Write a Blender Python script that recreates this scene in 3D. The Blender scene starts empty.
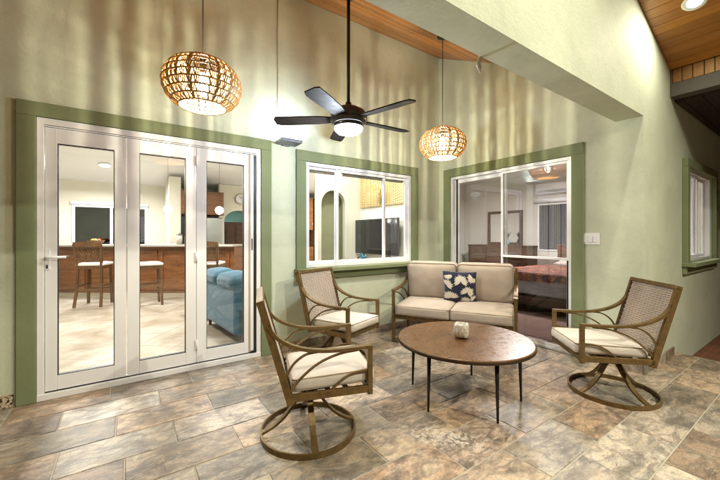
import bpy, bmesh, math, random
from mathutils import Vector, Matrix, noise
R = math.radians
PI = math.pi
random.seed(7)
sc = bpy.context.scene
C = sc.collection

# ---------------------------------------------------------------- camera, sky, exposure
cam_d = bpy.data.cameras.new('camera'); cam = bpy.data.objects.new('camera', cam_d); C.objects.link(cam)
cam.location = (0, 0, 1.25); cam.rotation_euler = (R(90), 0, R(55.43 - 90))
cam_d.sensor_width = 36; cam_d.lens = 16.85; cam_d.shift_y = -0.0061; cam_d.clip_start = 0.05; cam_d.clip_end = 2000
sc.camera = cam
w = bpy.data.worlds.new('World'); sc.world = w; w.use_nodes = True
nt = w.node_tree; nt.nodes.clear()
sky = nt.nodes.new('ShaderNodeTexSky'); sky.sky_type = 'NISHITA'; sky.sun_disc = False
sky.sun_elevation = R(-4); sky.sun_rotation = R(200)
bg = nt.nodes.new('ShaderNodeBackground'); bg.inputs[1].default_value = 0.05
wo = nt.nodes.new('ShaderNodeOutputWorld')
nt.links.new(sky.outputs[0], bg.inputs[0]); nt.links.new(bg.outputs[0], wo.inputs[0])
sun_d = bpy.data.lights.new('moonlight', 'SUN'); sun_d.energy = 0.01; sun_d.angle = R(0.5); sun_d.color = (1, .95, .88)
sun = bpy.data.objects.new('moonlight', sun_d); C.objects.link(sun); sun.rotation_euler = (R(50), 0, R(200))
sc.view_settings.view_transform = 'Standard'; sc.view_settings.look = 'None'
sc.view_settings.exposure = 0.92; sc.view_settings.gamma = 1.0; sc.view_settings.use_curve_mapping = False
sc.render.engine = 'CYCLES'
cy = sc.cycles; cy.filter_width = 1.15
cy.use_denoising = True; cy.max_bounces = 9; cy.diffuse_bounces = 5; cy.glossy_bounces = 4; cy.transmission_bounces = 4
cy.transparent_max_bounces = 14; cy.sample_clamp_indirect = 6.0; cy.caustics_reflective = False; cy.caustics_refractive = False

# ---------------------------------------------------------------- lights (brightness in one place)
COOL = (.76, .88, 1.0); WARM = (1.0, .90, .66); DOWN = (1.0, .94, .74); ROOM = (1.0, .97, .92)
P_DOWN, P_PEND, P_FAN, P_FLOOD = 13, 37, 30, 6
P_GREAT, P_BED, P_GLOBE = 72, 150, 4
def lamp(name, kind, loc, power, color, size=.1, aim=None, parent=None, spread=None, spot=None):
    d = bpy.data.lights.new(name, kind); d.energy = power; d.color = color
    if kind == 'AREA':
        d.shape = 'DISK'; d.size = size
        if spread: d.spread = spread
    else:
        d.shadow_soft_size = size
    if kind == 'SPOT': d.spot_size = spot or R(140); d.spot_blend = .6
    o = bpy.data.objects.new(name, d); C.objects.link(o); o.location = loc
    if aim: o.rotation_euler = Vector(aim).to_track_quat('-Z', 'Y').to_euler()
    if parent: o.parent = parent
    return o

# ---------------------------------------------------------------- materials
def srgb(h):
    v = [int(h[i:i+2], 16)/255 for i in (0, 2, 4)]
    return tuple(c/12.92 if c <= .04045 else ((c+.055)/1.055)**2.4 for c in v) + (1,)
class M:
    """small node helper"""
    def __init__(s, name, base=(.5,.5,.5), rough=.5, metal=0, spec=.5):
        s.m = bpy.data.materials.new(name); s.m.use_nodes = True; s.t = s.m.node_tree
        s.b = s.t.nodes['Principled BSDF']
        s.b.inputs['Base Color'].default_value = (*base[:3], 1); s.b.inputs['Roughness'].default_value = rough
        s.b.inputs['Metallic'].default_value = metal; s.b.inputs['Specular IOR Level'].default_value = spec
    def n(s, t, **kw):
        nd = s.t.nodes.new('ShaderNode' + t)
        for k, v in kw.items():
            if k in nd.inputs: 
                nd.inputs[k].default_value = v
            else: setattr(nd, k, v)
        return nd
    def l(s, a, b): s.t.links.new(a, b)
    def coord(s, scale=(1,1,1), rnd=0, kind='Object'):
        tc = s.n('TexCoord'); mp = s.n('Mapping'); mp.inputs['Scale'].default_value = scale
        src = tc.outputs[kind]
        if rnd:
            at = s.n('Attribute', attribute_name='rnd'); ad = s.n('VectorMath', operation='MULTIPLY_ADD')
            s.l(at.outputs['Vector'], ad.inputs[0]); ad.inputs[1].default_value = (rnd,)*3; s.l(src, ad.inputs[2]); src = ad.outputs[0]
        s.l(src, mp.inputs[0]); return mp.outputs[0]
    def noise(s, vec, scale, detail=4, rough=.5, dist=0):
        nd = s.n('TexNoise'); s.l(vec, nd.inputs['Vector']); nd.inputs['Scale'].default_value = scale
        nd.inputs['Detail'].default_value = detail; nd.inputs['Roughness'].default_value = rough; nd.inputs['Distortion'].default_value = dist
        return nd.outputs['Fac']
    def ramp(s, fac, stops, interp='LINEAR'):
        r = s.n('ValToRGB'); r.color_ramp.interpolation = interp; e = r.color_ramp.elements
        e[0].position, e[0].color = stops[0][0], (*stops[0][1][:3], 1); e[1].position, e[1].color = stops[-1][0], (*stops[-1][1][:3], 1)
        for p, c in stops[1:-1]:
            x = e.new(p); x.color = (*c[:3], 1)
        s.l(fac, r.inputs[0]); return r.outputs[0]
    def mix(s, fac, a, b, mode='MIX'):
        x = s.n('Mix', data_type='RGBA', blend_type=mode)
        for v, i in ((fac, 0), (a, 6), (b, 7)):
            if hasattr(v, 'is_linked') or hasattr(v, 'links'): s.l(v, x.inputs[i])
            elif i: x.inputs[i].default_value = (*v[:3], 1)
            else: x.inputs[i].default_value = v
        return x.outputs[2]
    def rng(s, fac, lo, hi, a=0, b=1):
        x = s.n('MapRange'); s.l(fac, x.inputs[0]); x.inputs[1].default_value = lo; x.inputs[2].default_value = hi
        x.inputs[3].default_value = a; x.inputs[4].default_value = b; return x.outputs[0]
    def attr(s, comp):
        at = s.n('Attribute', attribute_name='rnd'); sp = s.n('SeparateXYZ'); s.l(at.outputs['Vector'], sp.inputs[0]); return sp.outputs[comp]
    def col(s, o): s.l(o, s.b.inputs['Base Color']); return s
    def rgh(s, o): s.l(o, s.b.inputs['Roughness']); return s
    def bump(s, h, strength=.3, dist=.01):
        b = s.n('Bump'); b.inputs['Strength'].default_value = strength; b.inputs['Distance'].default_value = dist
        s.l(h, b.inputs['Height']); s.l(b.outputs[0], s.b.inputs['Normal']); return s
def emit(name, col, st):
    m = M(name, col); m.b.inputs['Emission Color'].default_value = (*col[:3], 1); m.b.inputs['Emission Strength'].default_value = st; return m.m
def stucco(name, col, var=.86, bs=.42):
    m = M(name, col, .75, spec=.3); v = m.coord()
    n = m.noise(v, 1.7, 8, .68, .6); dk = tuple(c*var for c in col)
    c1 = m.ramp(n, [(.32, dk), (.5, tuple(c*.96 for c in col)), (.68, tuple(min(1, c*1.05) for c in col))])
    c1 = m.mix(m.rng(m.noise(v, 9, 9, .75, 1.2), .55, .70, 0, .35), c1, tuple(c*var*.9 for c in col))
    m.col(m.mix(m.rng(m.noise(v, 14, 6, .7), .58, .75, 0, .4), c1, tuple(min(1, c*1.12) for c in col)))
    a = m.noise(v, 38, 5, .65); b = m.noise(v, 7, 3, .5)
    s = m.n('Math', operation='ADD'); m.l(a, s.inputs[0]); m.l(b, s.inputs[1])
    m.bump(s.outputs[0], bs, .006); return m.m
def wood(name, c0, c1, c2, rough=.35, scale=(1, 12, 12), rnd=5, coat=0, tone=.35):
    m = M(name, c1, rough); v = m.coord(scale, rnd)
    n = m.noise(v, 2.2, 7, .62, 1.1); f = m.noise(v, 9, 4, .6)
    base = m.ramp(n, [(.28, c0), (.5, c1), (.72, c2)])
    base = m.mix(m.rng(f, .45, .75, 0, .45), base, c0)
    if rnd: base = m.mix(tone, base, m.ramp(m.attr(0), [(0, c0), (.5, c1), (1, c2)]))
    m.col(base); m.rgh(m.rng(f, .3, .7, rough-.08, rough+.1)); m.bump(f, .12, .003)
    if coat: m.b.inputs['Coat Weight'].default_value = coat; m.b.inputs['Coat Roughness'].default_value = .15
    return m.m
def slate():
    m = M('slate_tile', (.25,.2,.15), .36); v = m.coord((1.0, 1.55, 1), 31)
    n1 = m.noise(v, 3.2, 12, .70, .7); n2 = m.noise(v, 6.5, 10, .72, .5); n3 = m.noise(v, 19, 12, .82, .3)
    brown = m.ramp(n1, [(.32, (.045,.032,.024)), (.42, (.115,.076,.052)), (.50, (.20,.130,.082)), (.56, (.31,.20,.115)), (.61, (.16,.125,.095)), (.70, (.38,.28,.18))])
    grey = m.ramp(n1, [(.32, (.060,.053,.045)), (.43, (.145,.128,.105)), (.51, (.235,.21,.165)), (.57, (.32,.25,.165)), (.62, (.20,.185,.155)), (.72, (.43,.38,.30))])
    base = m.mix(m.rng(m.attr(0), .2, .8, 0, 1), brown, grey)
    base = m.mix(m.rng(n2, .53, .60, 0, .34), base, (.29,.20,.12))
    base = m.mix(m.rng(n2, .45, .36, 0, .5), base, (.105,.092,.078))
    v2 = m.coord((1.0, 2.2, 1), 17); n4 = m.noise(v2, 9, 12, .78, .6)
    base = m.mix(m.rng(n4, .53, .58, 0, .5), base, (.36,.28,.185))
    base = m.mix(m.rng(n4, .455, .41, 0, .5), base, (.10,.083,.066))
    tone = m.rng(m.attr(1), 0, 1, 1.0, 2.15)
    hs = m.n('HueSaturation'); m.l(tone, hs.inputs['Value']); m.l(m.rng(m.attr(2), 0, 1, .64, .96), hs.inputs['Saturation']); m.l(base, hs.inputs['Color'])
    base = m.mix(m.rng(n3, .56, .61, 0, .5), hs.outputs[0], (.46,.39,.29))
    base = m.mix(m.rng(n3, .44, .39, 0, .5), base, (.075,.058,.042))
    n5 = m.noise(v, 90, 6, .8); base = m.mix(m.rng(n5, .5, .62, 0, .35), base, (.09,.072,.055)); base = m.mix(m.rng(n5, .48, .38, 0, .25), base, (.5,.43,.33))
    rd = m.n('TexNoise', noise_type='RIDGED_MULTIFRACTAL'); m.l(m.coord((1.0, 1.9, 1), 11), rd.inputs['Vector']); rd.inputs['Scale'].default_value = 6.5; rd.inputs['Detail'].default_value = 9; rd.inputs['Roughness'].default_value = .62; rd.inputs['Distortion'].default_value = .5
    rf = rd.outputs['Fac']
    base = m.mix(m.rng(rf, .45, .75, 0, .45), base, (.50,.42,.30))
    base = m.mix(m.rng(rf, .045, .01, 0, .35), base, (.10,.08,.06))
    # pale mineral scaling worn across two tiles in front of the table
    tc = m.n('TexCoord'); sub = m.n('VectorMath', operation='SUBTRACT'); m.l(tc.outputs['Object'], sub.inputs[0]); sub.inputs[1].default_value = (1.60, 1.45, 0)
    mp2 = m.n('Mapping', vector_type='TEXTURE'); m.l(sub.outputs[0], mp2.inputs[0]); mp2.inputs['Rotation'].default_value = (0,0,R(-48)); mp2.inputs['Scale'].default_value = (.36, .12, 1)
    ln = m.n('VectorMath', operation='LENGTH'); m.l(mp2.outputs[0], ln.inputs[0])
    ed = m.n('Math', operation='MULTIPLY'); m.l(m.rng(ln.outputs['Value'], .55, 1.0, 1, 0), ed.inputs[0])
    fine = m.noise(m.coord((1, 1, 1)), 30, 9, .8, .5); m.l(m.rng(fine, .49, .56, 0, .8), ed.inputs[1])
    base = m.mix(ed.outputs[0], base, (.66,.60,.52))
    m.col(base); m.rgh(m.rng(n2, .3, .7, .30, .52))
    hh = m.n('Math', operation='ADD'); m.l(n3, hh.inputs[0]); m.l(m.rng(rf, 0, 1.2, 0, .6), hh.inputs[1]); m.bump(hh.outputs[0], .55, .005); return m.m
def granite():
    m = M('granite', (.3,.25,.2), .3); v = m.n('TexVoronoi'); m.l(m.coord(), v.inputs['Vector']); v.inputs['Scale'].default_value = 70
    sp = m.n('SeparateColor'); m.l(v.outputs['Color'], sp.inputs[0])
    m.col(m.ramp(sp.outputs[0], [(0, (.05,.035,.025)), (.25, (.16,.09,.05)), (.3, (.42,.33,.22)), (.7, (.55,.46,.34)), (1, (.28,.24,.2))], 'CONSTANT')); return m.m
def fabric(name, col, scale=260, bs=.25, rough=.9):
    m = M(name, col, rough, spec=.2); v = m.coord(); n = m.noise(v, scale, 2); n2 = m.noise(v, 9, 4)
    m.col(m.ramp(n2, [(.3, tuple(c*.88 for c in col)), (.7, col)]))
    s = m.n('Math', operation='ADD'); m.l(n, s.inputs[0]); m.l(m.rng(n2, 0, 1, 0, 3), s.inputs[1])
    m.bump(s.outputs[0], bs, .003); m.b.inputs['Sheen Weight'].default_value = .25; return m.m
def glass(name, tint=(1,1,1), refl=1.0):
    m = bpy.data.materials.new(name); m.use_nodes = True; t = m.node_tree; t.nodes.clear()
    o = t.nodes.new('ShaderNodeOutputMaterial'); mx = t.nodes.new('ShaderNodeMixShader'); tr = t.nodes.new('ShaderNodeBsdfTransparent')
    gl = t.nodes.new('ShaderNodeBsdfGlossy'); lw = t.nodes.new('ShaderNodeLayerWeight'); lw.inputs[0].default_value = .5
    pw = t.nodes.new('ShaderNodeMath'); pw.operation = 'POWER'; pw.inputs[1].default_value = 5; fr = t.nodes.new('ShaderNodeMath'); fr.operation = 'MULTIPLY_ADD'; fr.inputs[1].default_value = .95; fr.inputs[2].default_value = .045
    t.links.new(lw.outputs['Facing'], pw.inputs[0]); t.links.new(pw.outputs[0], fr.inputs[0]); fr.use_clamp = True
    mu = t.nodes.new('ShaderNodeMath'); mu.operation = 'MULTIPLY'; mu.inputs[1].default_value = refl
    tr.inputs[0].default_value = (*tint, 1); gl.inputs['Roughness'].default_value = 0.01
    t.links.new(fr.outputs[0], mu.inputs[0]); t.links.new(mu.outputs[0], mx.inputs[0]); t.links.new(tr.outputs[0], mx.inputs[1])
    t.links.new(gl.outputs[0], mx.inputs[2]); t.links.new(mx.outputs[0], o.inputs[0]); return m
def plain(name, col, rough=.5, metal=0, bump=0, var=.9):
    m = M(name, col, rough, metal)
    v = m.coord(); n = m.noise(v, 6, 4)
    m.col(m.ramp(n, [(.3, tuple(c*var for c in col[:3])), (.7, col)]))
    if bump: m.bump(m.noise(v, 60, 4), bump, .003)
    return m.m

SAGE = stucco('sage_stucco', (.55,.595,.465))
TRIMG = stucco('green_trim_paint', (.195,.232,.125), .9, .2)
SLATE = slate(); GRANITE = granite()
GROUT = plain('grout', (.42,.385,.32), .85, 0, .3)
WHITE = plain('white_paint', (.82,.83,.85), .32, 0, 0, .96)
TAN_STRIP = plain('tan_strip', (.50,.38,.25), .5)
BLACK = plain('black_rubber', (.012,.012,.014), .45)
BLACKM = plain('black_metal', (.018,.016,.016), .38, .3)
FANM = wood('dark_blade_wood', (.012,.009,.008), (.022,.016,.014), (.04,.03,.026), .62, (1, 10, 10), 0)
FANM.node_tree.nodes['Principled BSDF'].inputs['Specular IOR Level'].default_value = .15
STEEL = plain('steel', (.55,.55,.55), .28, .9)
CEILW = wood('varnished_cedar', (.15,.045,.007), (.36,.12,.016), (.50,.19,.03), .34, (.6, 9, 9), 9, .3, .45)
CEILX = wood('varnished_pine', (.13,.045,.007), (.33,.128,.018), (.48,.20,.034), .34, (9, .6, 9), 9, .3, .5)
FRIEZE = wood('frieze_pine', (.17,.065,.010), (.34,.15,.025), (.46,.24,.055), .4, (6, 6, .6), 9, 0, .5)
BEAMM = plain('grey_beam_paint', (.085,.076,.064), .6, 0, .4)
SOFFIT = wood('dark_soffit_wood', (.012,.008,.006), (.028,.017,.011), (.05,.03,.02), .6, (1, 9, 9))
BRONZE = M('bronze_metal', (.20,.125,.045), .38, .45)
_v = BRONZE.coord(); BRONZE.col(BRONZE.ramp(BRONZE.noise(_v, 25, 5, .6), [(.3, (.115,.072,.026)), (.7, (.205,.132,.048))])); BRONZE = BRONZE.m
CREAM = fabric('cream_cushion', (.58,.535,.475)); TAUPE = fabric('taupe_cushion', (.455,.385,.315))
PIPING = fabric('cushion_piping', (.30,.23,.16)); PIPING2 = fabric('cream_piping', (.33,.26,.18))
WEAVE = fabric('beige_weave', (.44,.375,.315), 180); WEAVED = fabric('brown_weave', (.21,.155,.115), 180)
NAVY = fabric('navy_fabric', (.022,.025,.055)); PETAL = fabric('cream_petal', (.74,.70,.58), 260)
RATTAN = wood('rattan', (.30,.165,.06), (.50,.31,.13), (.66,.45,.22), .5, (4, 4, 4), 0)
GLASS = glass('clear_glass', (.97,.98,.98), 1.15); GLASS_T = glass('tinted_glass', (.90,.90,.91), 1.9); GLASS_D = glass('dark_screen_glass', (.56,.53,.51), 1.0)
def glow_glass(name, col, st):
    m = bpy.data.materials.new(name); m.use_nodes = True; t = m.node_tree; t.nodes.clear()
    o = t.nodes.new('ShaderNodeOutputMaterial'); a = t.nodes.new('ShaderNodeAddShader'); tr = t.nodes.new('ShaderNodeBsdfTransparent'); em = t.nodes.new('ShaderNodeEmission')
    em.inputs[0].default_value = (*col, 1); em.inputs[1].default_value = st
    t.links.new(tr.outputs[0], a.inputs[0]); t.links.new(em.outputs[0], a.inputs[1]); t.links.new(a.outputs[0], o.inputs[0]); return m
FILAMENT = emit('filament_glow', WARM, 30)
BULB = glow_glass('bulb_glow', (1.0,.86,.58), 18); FANL = emit('fan_lens_glow', (.93,.97,1.0), 9); DOWNL = emit('downlight_glow', (1,.96,.86), 14)
FLOODL = emit('flood_lens_glow', (.9,.96,1.0), 12); GLOBEL = emit('globe_glow', (1,.93,.8), 5); PANELL = emit('ceiling_lamp_glow', (1,.97,.92), 5)
IWALL = plain('interior_wall_paint', (.74,.71,.62), .8, 0, .1, .97); ICEIL = plain('interior_ceiling_paint', (.8,.8,.79), .8, 0, .05, .98)
IGREEN = plain('interior_olive_paint', (.30,.30,.19), .8); ITEAL = plain('interior_teal_paint', (.22,.45,.45), .8)
BWALL = plain('bedroom_wall_paint', (.68,.66,.62), .8, 0, .1, .97)
CHERRY = wood('cherry_wood', (.085,.028,.008), (.19,.068,.018), (.27,.11,.033), .3, (1, 1, 8), 0, .2)
CHERRYD = wood('dark_walnut', (.03,.014,.01), (.065,.028,.018), (.11,.05,.03), .35, (1, 1, 8), 0)
OAKM = wood('stool_oak', (.05,.022,.008), (.105,.048,.015), (.16,.078,.026), .4, (8, 8, 1), 0)
BLUEF = fabric('blue_sofa_fabric', (.028,.105,.165), 90, .3)
COUNTER = plain('pale_counter', (.42,.38,.33), .25)
BRICK = None

# ---------------------------------------------------------------- mesh helpers
class MB:
    def __init__(s): s.v = []; s.f = []; s.mi = []; s.r = []; s.cur = (0,0,0); s.mat = 0; s.sm = []; s.smooth = False
    def vert(s, p): s.v.append(tuple(p)); s.r.append(s.cur); return len(s.v)-1
    def face(s, idx): s.f.append(tuple(idx)); s.mi.append(s.mat); s.sm.append(s.smooth)
    def rnd(s): s.cur = (random.random(), random.random(), random.random())
    def add(s, verts, faces, M4=None):
        o = len(s.v)
        for p in verts: s.vert(M4 @ Vector(p) if M4 else p)
        for f in faces: s.face([i+o for i in f])
        return s
    def box(s, x0, x1, y0, y1, z0, z1, bev=0, M4=None):
        if bev:
            b = min(bev, (x1-x0)*.45, (y1-y0)*.45, (z1-z0)*.45)
            bm = bmesh.new(); bmesh.ops.create_cube(bm, size=1, matrix=Matrix.Translation(((x0+x1)/2, (y0+y1)/2, (z0+z1)/2)) @ Matrix.Diagonal((x1-x0, y1-y0, z1-z0, 1)))
            bmesh.ops.bevel(bm, geom=list(bm.edges), offset=b, segments=2, affect='EDGES', profile=.5)
            s.bm(bm, M4); return s
        v = [(x,y,z) for x in (x0,x1) for y in (y0,y1) for z in (z0,z1)]
        return s.add(v, [(0,1,3,2),(4,6,7,5),(0,4,5,1),(2,3,7,6),(0,2,6,4),(1,5,7,3)], M4)
    def bm(s, bm, M4=None):
        bm.verts.ensure_lookup_table(); s.add([v.co[:] for v in bm.verts], [[v.index for v in f.verts] for f in bm.faces], M4); bm.free()
    def tube(s, pts, rad, seg=8, cap=True, rect=None, up=None, closed=False):
        """sweep; rect=(w,h) gives a flat bar (w across, h along up)"""
        pts = [Vector(p) for p in pts]; n = len(pts); rings = []
        rads = rad if isinstance(rad, (list, tuple)) else [rad]*n
        upv = Vector(up) if up else None; prev = None
        for i, p in enumerate(pts):
            if closed: t = (pts[(i+1) % n] - pts[i-1]).normalized()
            else: t = (pts[min(i+1, n-1)] - pts[max(i-1, 0)]).normalized()
            if upv is not None: a = upv.cross(t); a = a.normalized() if a.length > 1e-5 else (prev or Vector((1,0,0)))
            elif prev is None: q = Vector((0,0,1)) if abs(t.z) < .9 else Vector((1,0,0)); a = q.cross(t).normalized()
            else: a = (prev - t*prev.dot(t)).normalized()
            prev = a; b = t.cross(a).normalized()
            if rect:
                hw, hh = rect[0]/2, rect[1]/2; sec = [(-hw,-hh),(hw,-hh),(hw,hh),(-hw,hh)]
            else: sec = [(rads[i]*math.cos(2*PI*k/seg), rads[i]*math.sin(2*PI*k/seg)) for k in range(seg)]
            rings.append([s.vert(p + a*x + b*y) for x, y in sec])
        m = len(rings[0]); sm = s.smooth; s.smooth = sm or not rect
        for i in range(n if closed else n-1):
            A, B = rings[i], rings[(i+1) % n]
            for k in range(m): s.face((A[k], A[(k+1)%m], B[(k+1)%m], B[k]))
        s.smooth = sm
        if cap and not closed: s.face(rings[0][::-1]); s.face(rings[-1])
        return s
    def lathe(s, prof, c=(0,0,0), seg=32, smooth=True):
        rings = []
        for r, z in prof:
            rings.append([s.vert((c[0]+max(r,1e-4)*math.cos(2*PI*k/seg), c[1]+max(r,1e-4)*math.sin(2*PI*k/seg), c[2]+z)) for k in range(seg)])
        sm = s.smooth; s.smooth = smooth
        for A, B in zip(rings, rings[1:]):
            for k in range(seg): s.face((A[k], A[(k+1)%seg], B[(k+1)%seg], B[k]))
        s.smooth = sm; return s
    def prism(s, poly, axis, a, b):
        """poly: 2D points; axis 'y' -> (x,z) extruded y a..b, 'x' -> (y,z), 'z' -> (x,y)"""
        def P(u, v, w): return {'y': (u, w, v), 'x': (w, u, v), 'z': (u, v, w)}[axis]
        n = len(poly); A = [s.vert(P(u, v, a)) for u, v in poly]; B = [s.vert(P(u, v, b)) for u, v in poly]
        s.face(A[::-1]); s.face(B)
        for i in range(n): s.face((A[i], A[(i+1)%n], B[(i+1)%n], B[i]))
        return s
    def wall(s, axis, u0, u1, z0, z1, a, b, holes=()):
        """axis 'y': wall in plane y, u = x ; axis 'x': plane x, u = y. a..b thickness."""
        us = sorted({u0, u1, *[h[0] for h in holes], *[h[1] for h in holes]}); zs = sorted({z0, z1, *[h[2] for h in holes], *[h[3] for h in holes]})
        solid = {}
        for i in range(len(us)-1):
            for j in range(len(zs)-1):
                cu, cz = (us[i]+us[i+1])/2, (zs[j]+zs[j+1])/2
                solid[i, j] = not any(h[0] < cu < h[1] and h[2] < cz < h[3] for h in holes)
        P = (lambda u, w, z: (u, w, z)) if axis == 'y' else (lambda u, w, z: (w, u, z))
        vt = {}
        def V(i, j, k):
            if (i, j, k) not in vt: vt[i, j, k] = s.vert(P(us[i], (a, b)[k], zs[j]))
            return vt[i, j, k]
        for (i, j), ok in solid.items():
            if not ok: continue
            s.face((V(i,j,0), V(i+1,j,0), V(i+1,j+1,0), V(i,j+1,0))); s.face((V(i,j,1), V(i,j+1,1), V(i+1,j+1,1), V(i+1,j,1)))
            if not solid.get((i-1, j)): s.face((V(i,j,0), V(i,j+1,0), V(i,j+1,1), V(i,j,1)))
            if not solid.get((i+1, j)): s.face((V(i+1,j,0), V(i+1,j,1), V(i+1,j+1,1), V(i+1,j+1,0)))
            if not solid.get((i, j-1)): s.face((V(i,j,0), V(i,j,1), V(i+1,j,1), V(i+1,j,0)))
            if not solid.get((i, j+1)): s.face((V(i,j+1,0), V(i+1,j+1,0), V(i+1,j+1,1), V(i,j+1,1)))
        return s
    def build(s, name, mats, parent=None, loc=None, rz=None):
        me = bpy.data.meshes.new(name); me.from_pydata(s.v, [], s.f)
        mats = mats if isinstance(mats, (list, tuple)) else [mats]
        for m in mats: me.materials.append(m)
        me.polygons.foreach_set('material_index', s.mi); me.polygons.foreach_set('use_smooth', s.sm)
        at = me.attributes.new('rnd', 'FLOAT_VECTOR', 'POINT'); at.data.foreach_set('vector', [c for r in s.r for c in r])
        bm = bmesh.new(); bm.from_mesh(me); bmesh.ops.recalc_face_normals(bm, faces=bm.faces); bm.to_mesh(me); bm.free()
        o = bpy.data.objects.new(name, me); C.objects.link(o)
        if parent: o.parent = parent
        if loc: o.location = loc
        if rz is not None: o.rotation_euler = (0, 0, rz)
        return o
def tag(o, label, cat, group=None):
    o['label'] = label; o['category'] = cat
    if group: o['group'] = group
    return o
def thing(name, label, cat, loc=(0,0,0), rz=0, group=None):
    o = bpy.data.objects.new(name, None); C.objects.link(o); o.location = loc; o.rotation_euler = (0, 0, rz); o.empty_display_size = .1
    return tag(o, label, cat, group)
def struct(o): o['kind'] = 'structure'; return o
def copy_tree(o, parent=None):
    c = o.copy(); C.objects.link(c); c.parent = parent
    for ch in [x for x in bpy.data.objects if x.parent == o]: copy_tree(ch, c)
    return c
def dup(root, loc, rz, label):
    r = copy_tree(root); r.location = loc; r.rotation_euler = (0, 0, rz); r['label'] = label; return r
def bez(ctrl, n=14):
    """Catmull-Rom through control points"""
    P = [Vector(p) for p in ctrl]; P = [P[0]*2-P[1]] + P + [P[-1]*2-P[-2]]; out = []
    seg = len(P)-3; per = max(2, n//seg)
    for i in range(1, len(P)-2):
        for k in range(per):
            t = k/per; a, b, c, d = P[i-1], P[i], P[i+1], P[i+2]
            out.append(.5*((2*b) + (c-a)*t + (2*a-5*b+4*c-d)*t*t + (3*b-a-3*c+d)*t**3))
    out.append(P[-2]); return out
mb_seed = [0.0]
def cushion(mb, sx, sy, sz, M4=None, r=.03, crown=.015, n=14, pillow=0):
    """soft box centred at origin; returns outline point functions for piping"""
    def f(u): return math.copysign(abs(u)**.8, u)
    bm = bmesh.new(); bmesh.ops.create_cube(bm, size=2); bmesh.ops.subdivide_edges(bm, edges=list(bm.edges), cuts=n, use_grid_fill=True)
    for v in bm.verts:
        x, y, z = v.co
        cx, cy_ = (1-abs(x)**2.4), (1-abs(y)**2.4)
        hz = sz/2
        if pillow: hz = sz/2*(.12 + .88*(max(0, 1-abs(x)**2.2)*max(0, 1-abs(y)**2.2))**.55)
        px, py, pz = x*sx/2, y*sy/2, z*hz
        if pillow:
            px *= 1-.07*(1-abs(y)**1.5)*abs(x); py *= 1-.07*(1-abs(x)**1.5)*abs(y)
        else:
            inner = Vector((max(-sx/2+r, min(sx/2-r, px)), max(-sy/2+r, min(sy/2-r, py)), max(-hz+r, min(hz-r, pz))))
            d = Vector((px, py, pz))-inner
            if d.length > 1e-6:
                q = inner + d.normalized()*min(r, d.length) if max(abs(d.x), abs(d.y), abs(d.z)) > 1e-6 else inner
                px, py, pz = q
            pz += math.copysign(crown*cx*cy_*min(1, abs(z)), z) if abs(z) > .5 else 0
            if abs(x) > .99: px += math.copysign(.006*cy_*(1-z*z), x)
            if abs(y) > .99: py += math.copysign(.006*cx*(1-z*z), y)
        q = Vector((px, py, pz)); ns = noise.noise(q*7+Vector((sx, sy, mb_seed[0])))*.0045 + noise.noise(q*19+Vector((mb_seed[0], 3, 1)))*.0022
        d = Vector((x*abs(x)**3, y*abs(y)**3, z*abs(z)**3)); v.co = q + (d.normalized() if d.length > 1e-4 else Vector((0,0,1)))*ns
    mb_seed[0] += 1.7
    s = mb.smooth; mb.smooth = True; mb.bm(bm, M4); mb.smooth = s
def piping(mb, sx, sy, z, M4, rad=.0045, r=.022, off=.001):
    pts = []
    hx, hy = sx/2-.006+off, sy/2-.006+off
    for cx, cy_, a0 in ((hx-r, hy-r, 0), (-hx+r, hy-r, 90), (-hx+r, -hy+r, 180), (hx-r, -hy+r, 270)):
        for k in range(5):
            a = R(a0+k*22.5); pts.append(M4 @ Vector((cx+r*math.cos(a), cy_+r*math.sin(a), z)))
    full = []
    for i in range(len(pts)):
        a, b = pts[i], pts[(i+1) % len(pts)]; m = max(1, int((b-a).length/.06))
        for k in range(m): full.append(a.lerp(b, k/m))
    mb.tube(full, rad, 6, closed=True)
T = Matrix.Translation
def RX(a): return Matrix.Rotation(a, 4, 'X')
def RY(a): return Matrix.Rotation(a, 4, 'Y')
def RZ(a): return Matrix.Rotation(a, 4, 'Z')

# ---------------------------------------------------------------- ground and floors
D1, D2 = 3.47, 3.82           # faces of the two patio walls
YH0, YH1 = 1.05, 1.26         # header wall front and back
XE = 4.84                     # patio edge
gm = M('garden_ground', (.03,.045,.018), .95); _v = gm.coord(); gm.col(gm.ramp(gm.noise(_v, 3, 8, .7), [(.3, (.018,.016,.01)), (.6, (.03,.05,.018)), (.8, (.06,.07,.03))])); gm.bump(gm.noise(_v, 40, 4), .8, .03)
g = MB(); g.box(-600, 600, -600, 600, -1.2, -.30)
struct(g.build('ground', gm.m))
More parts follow.
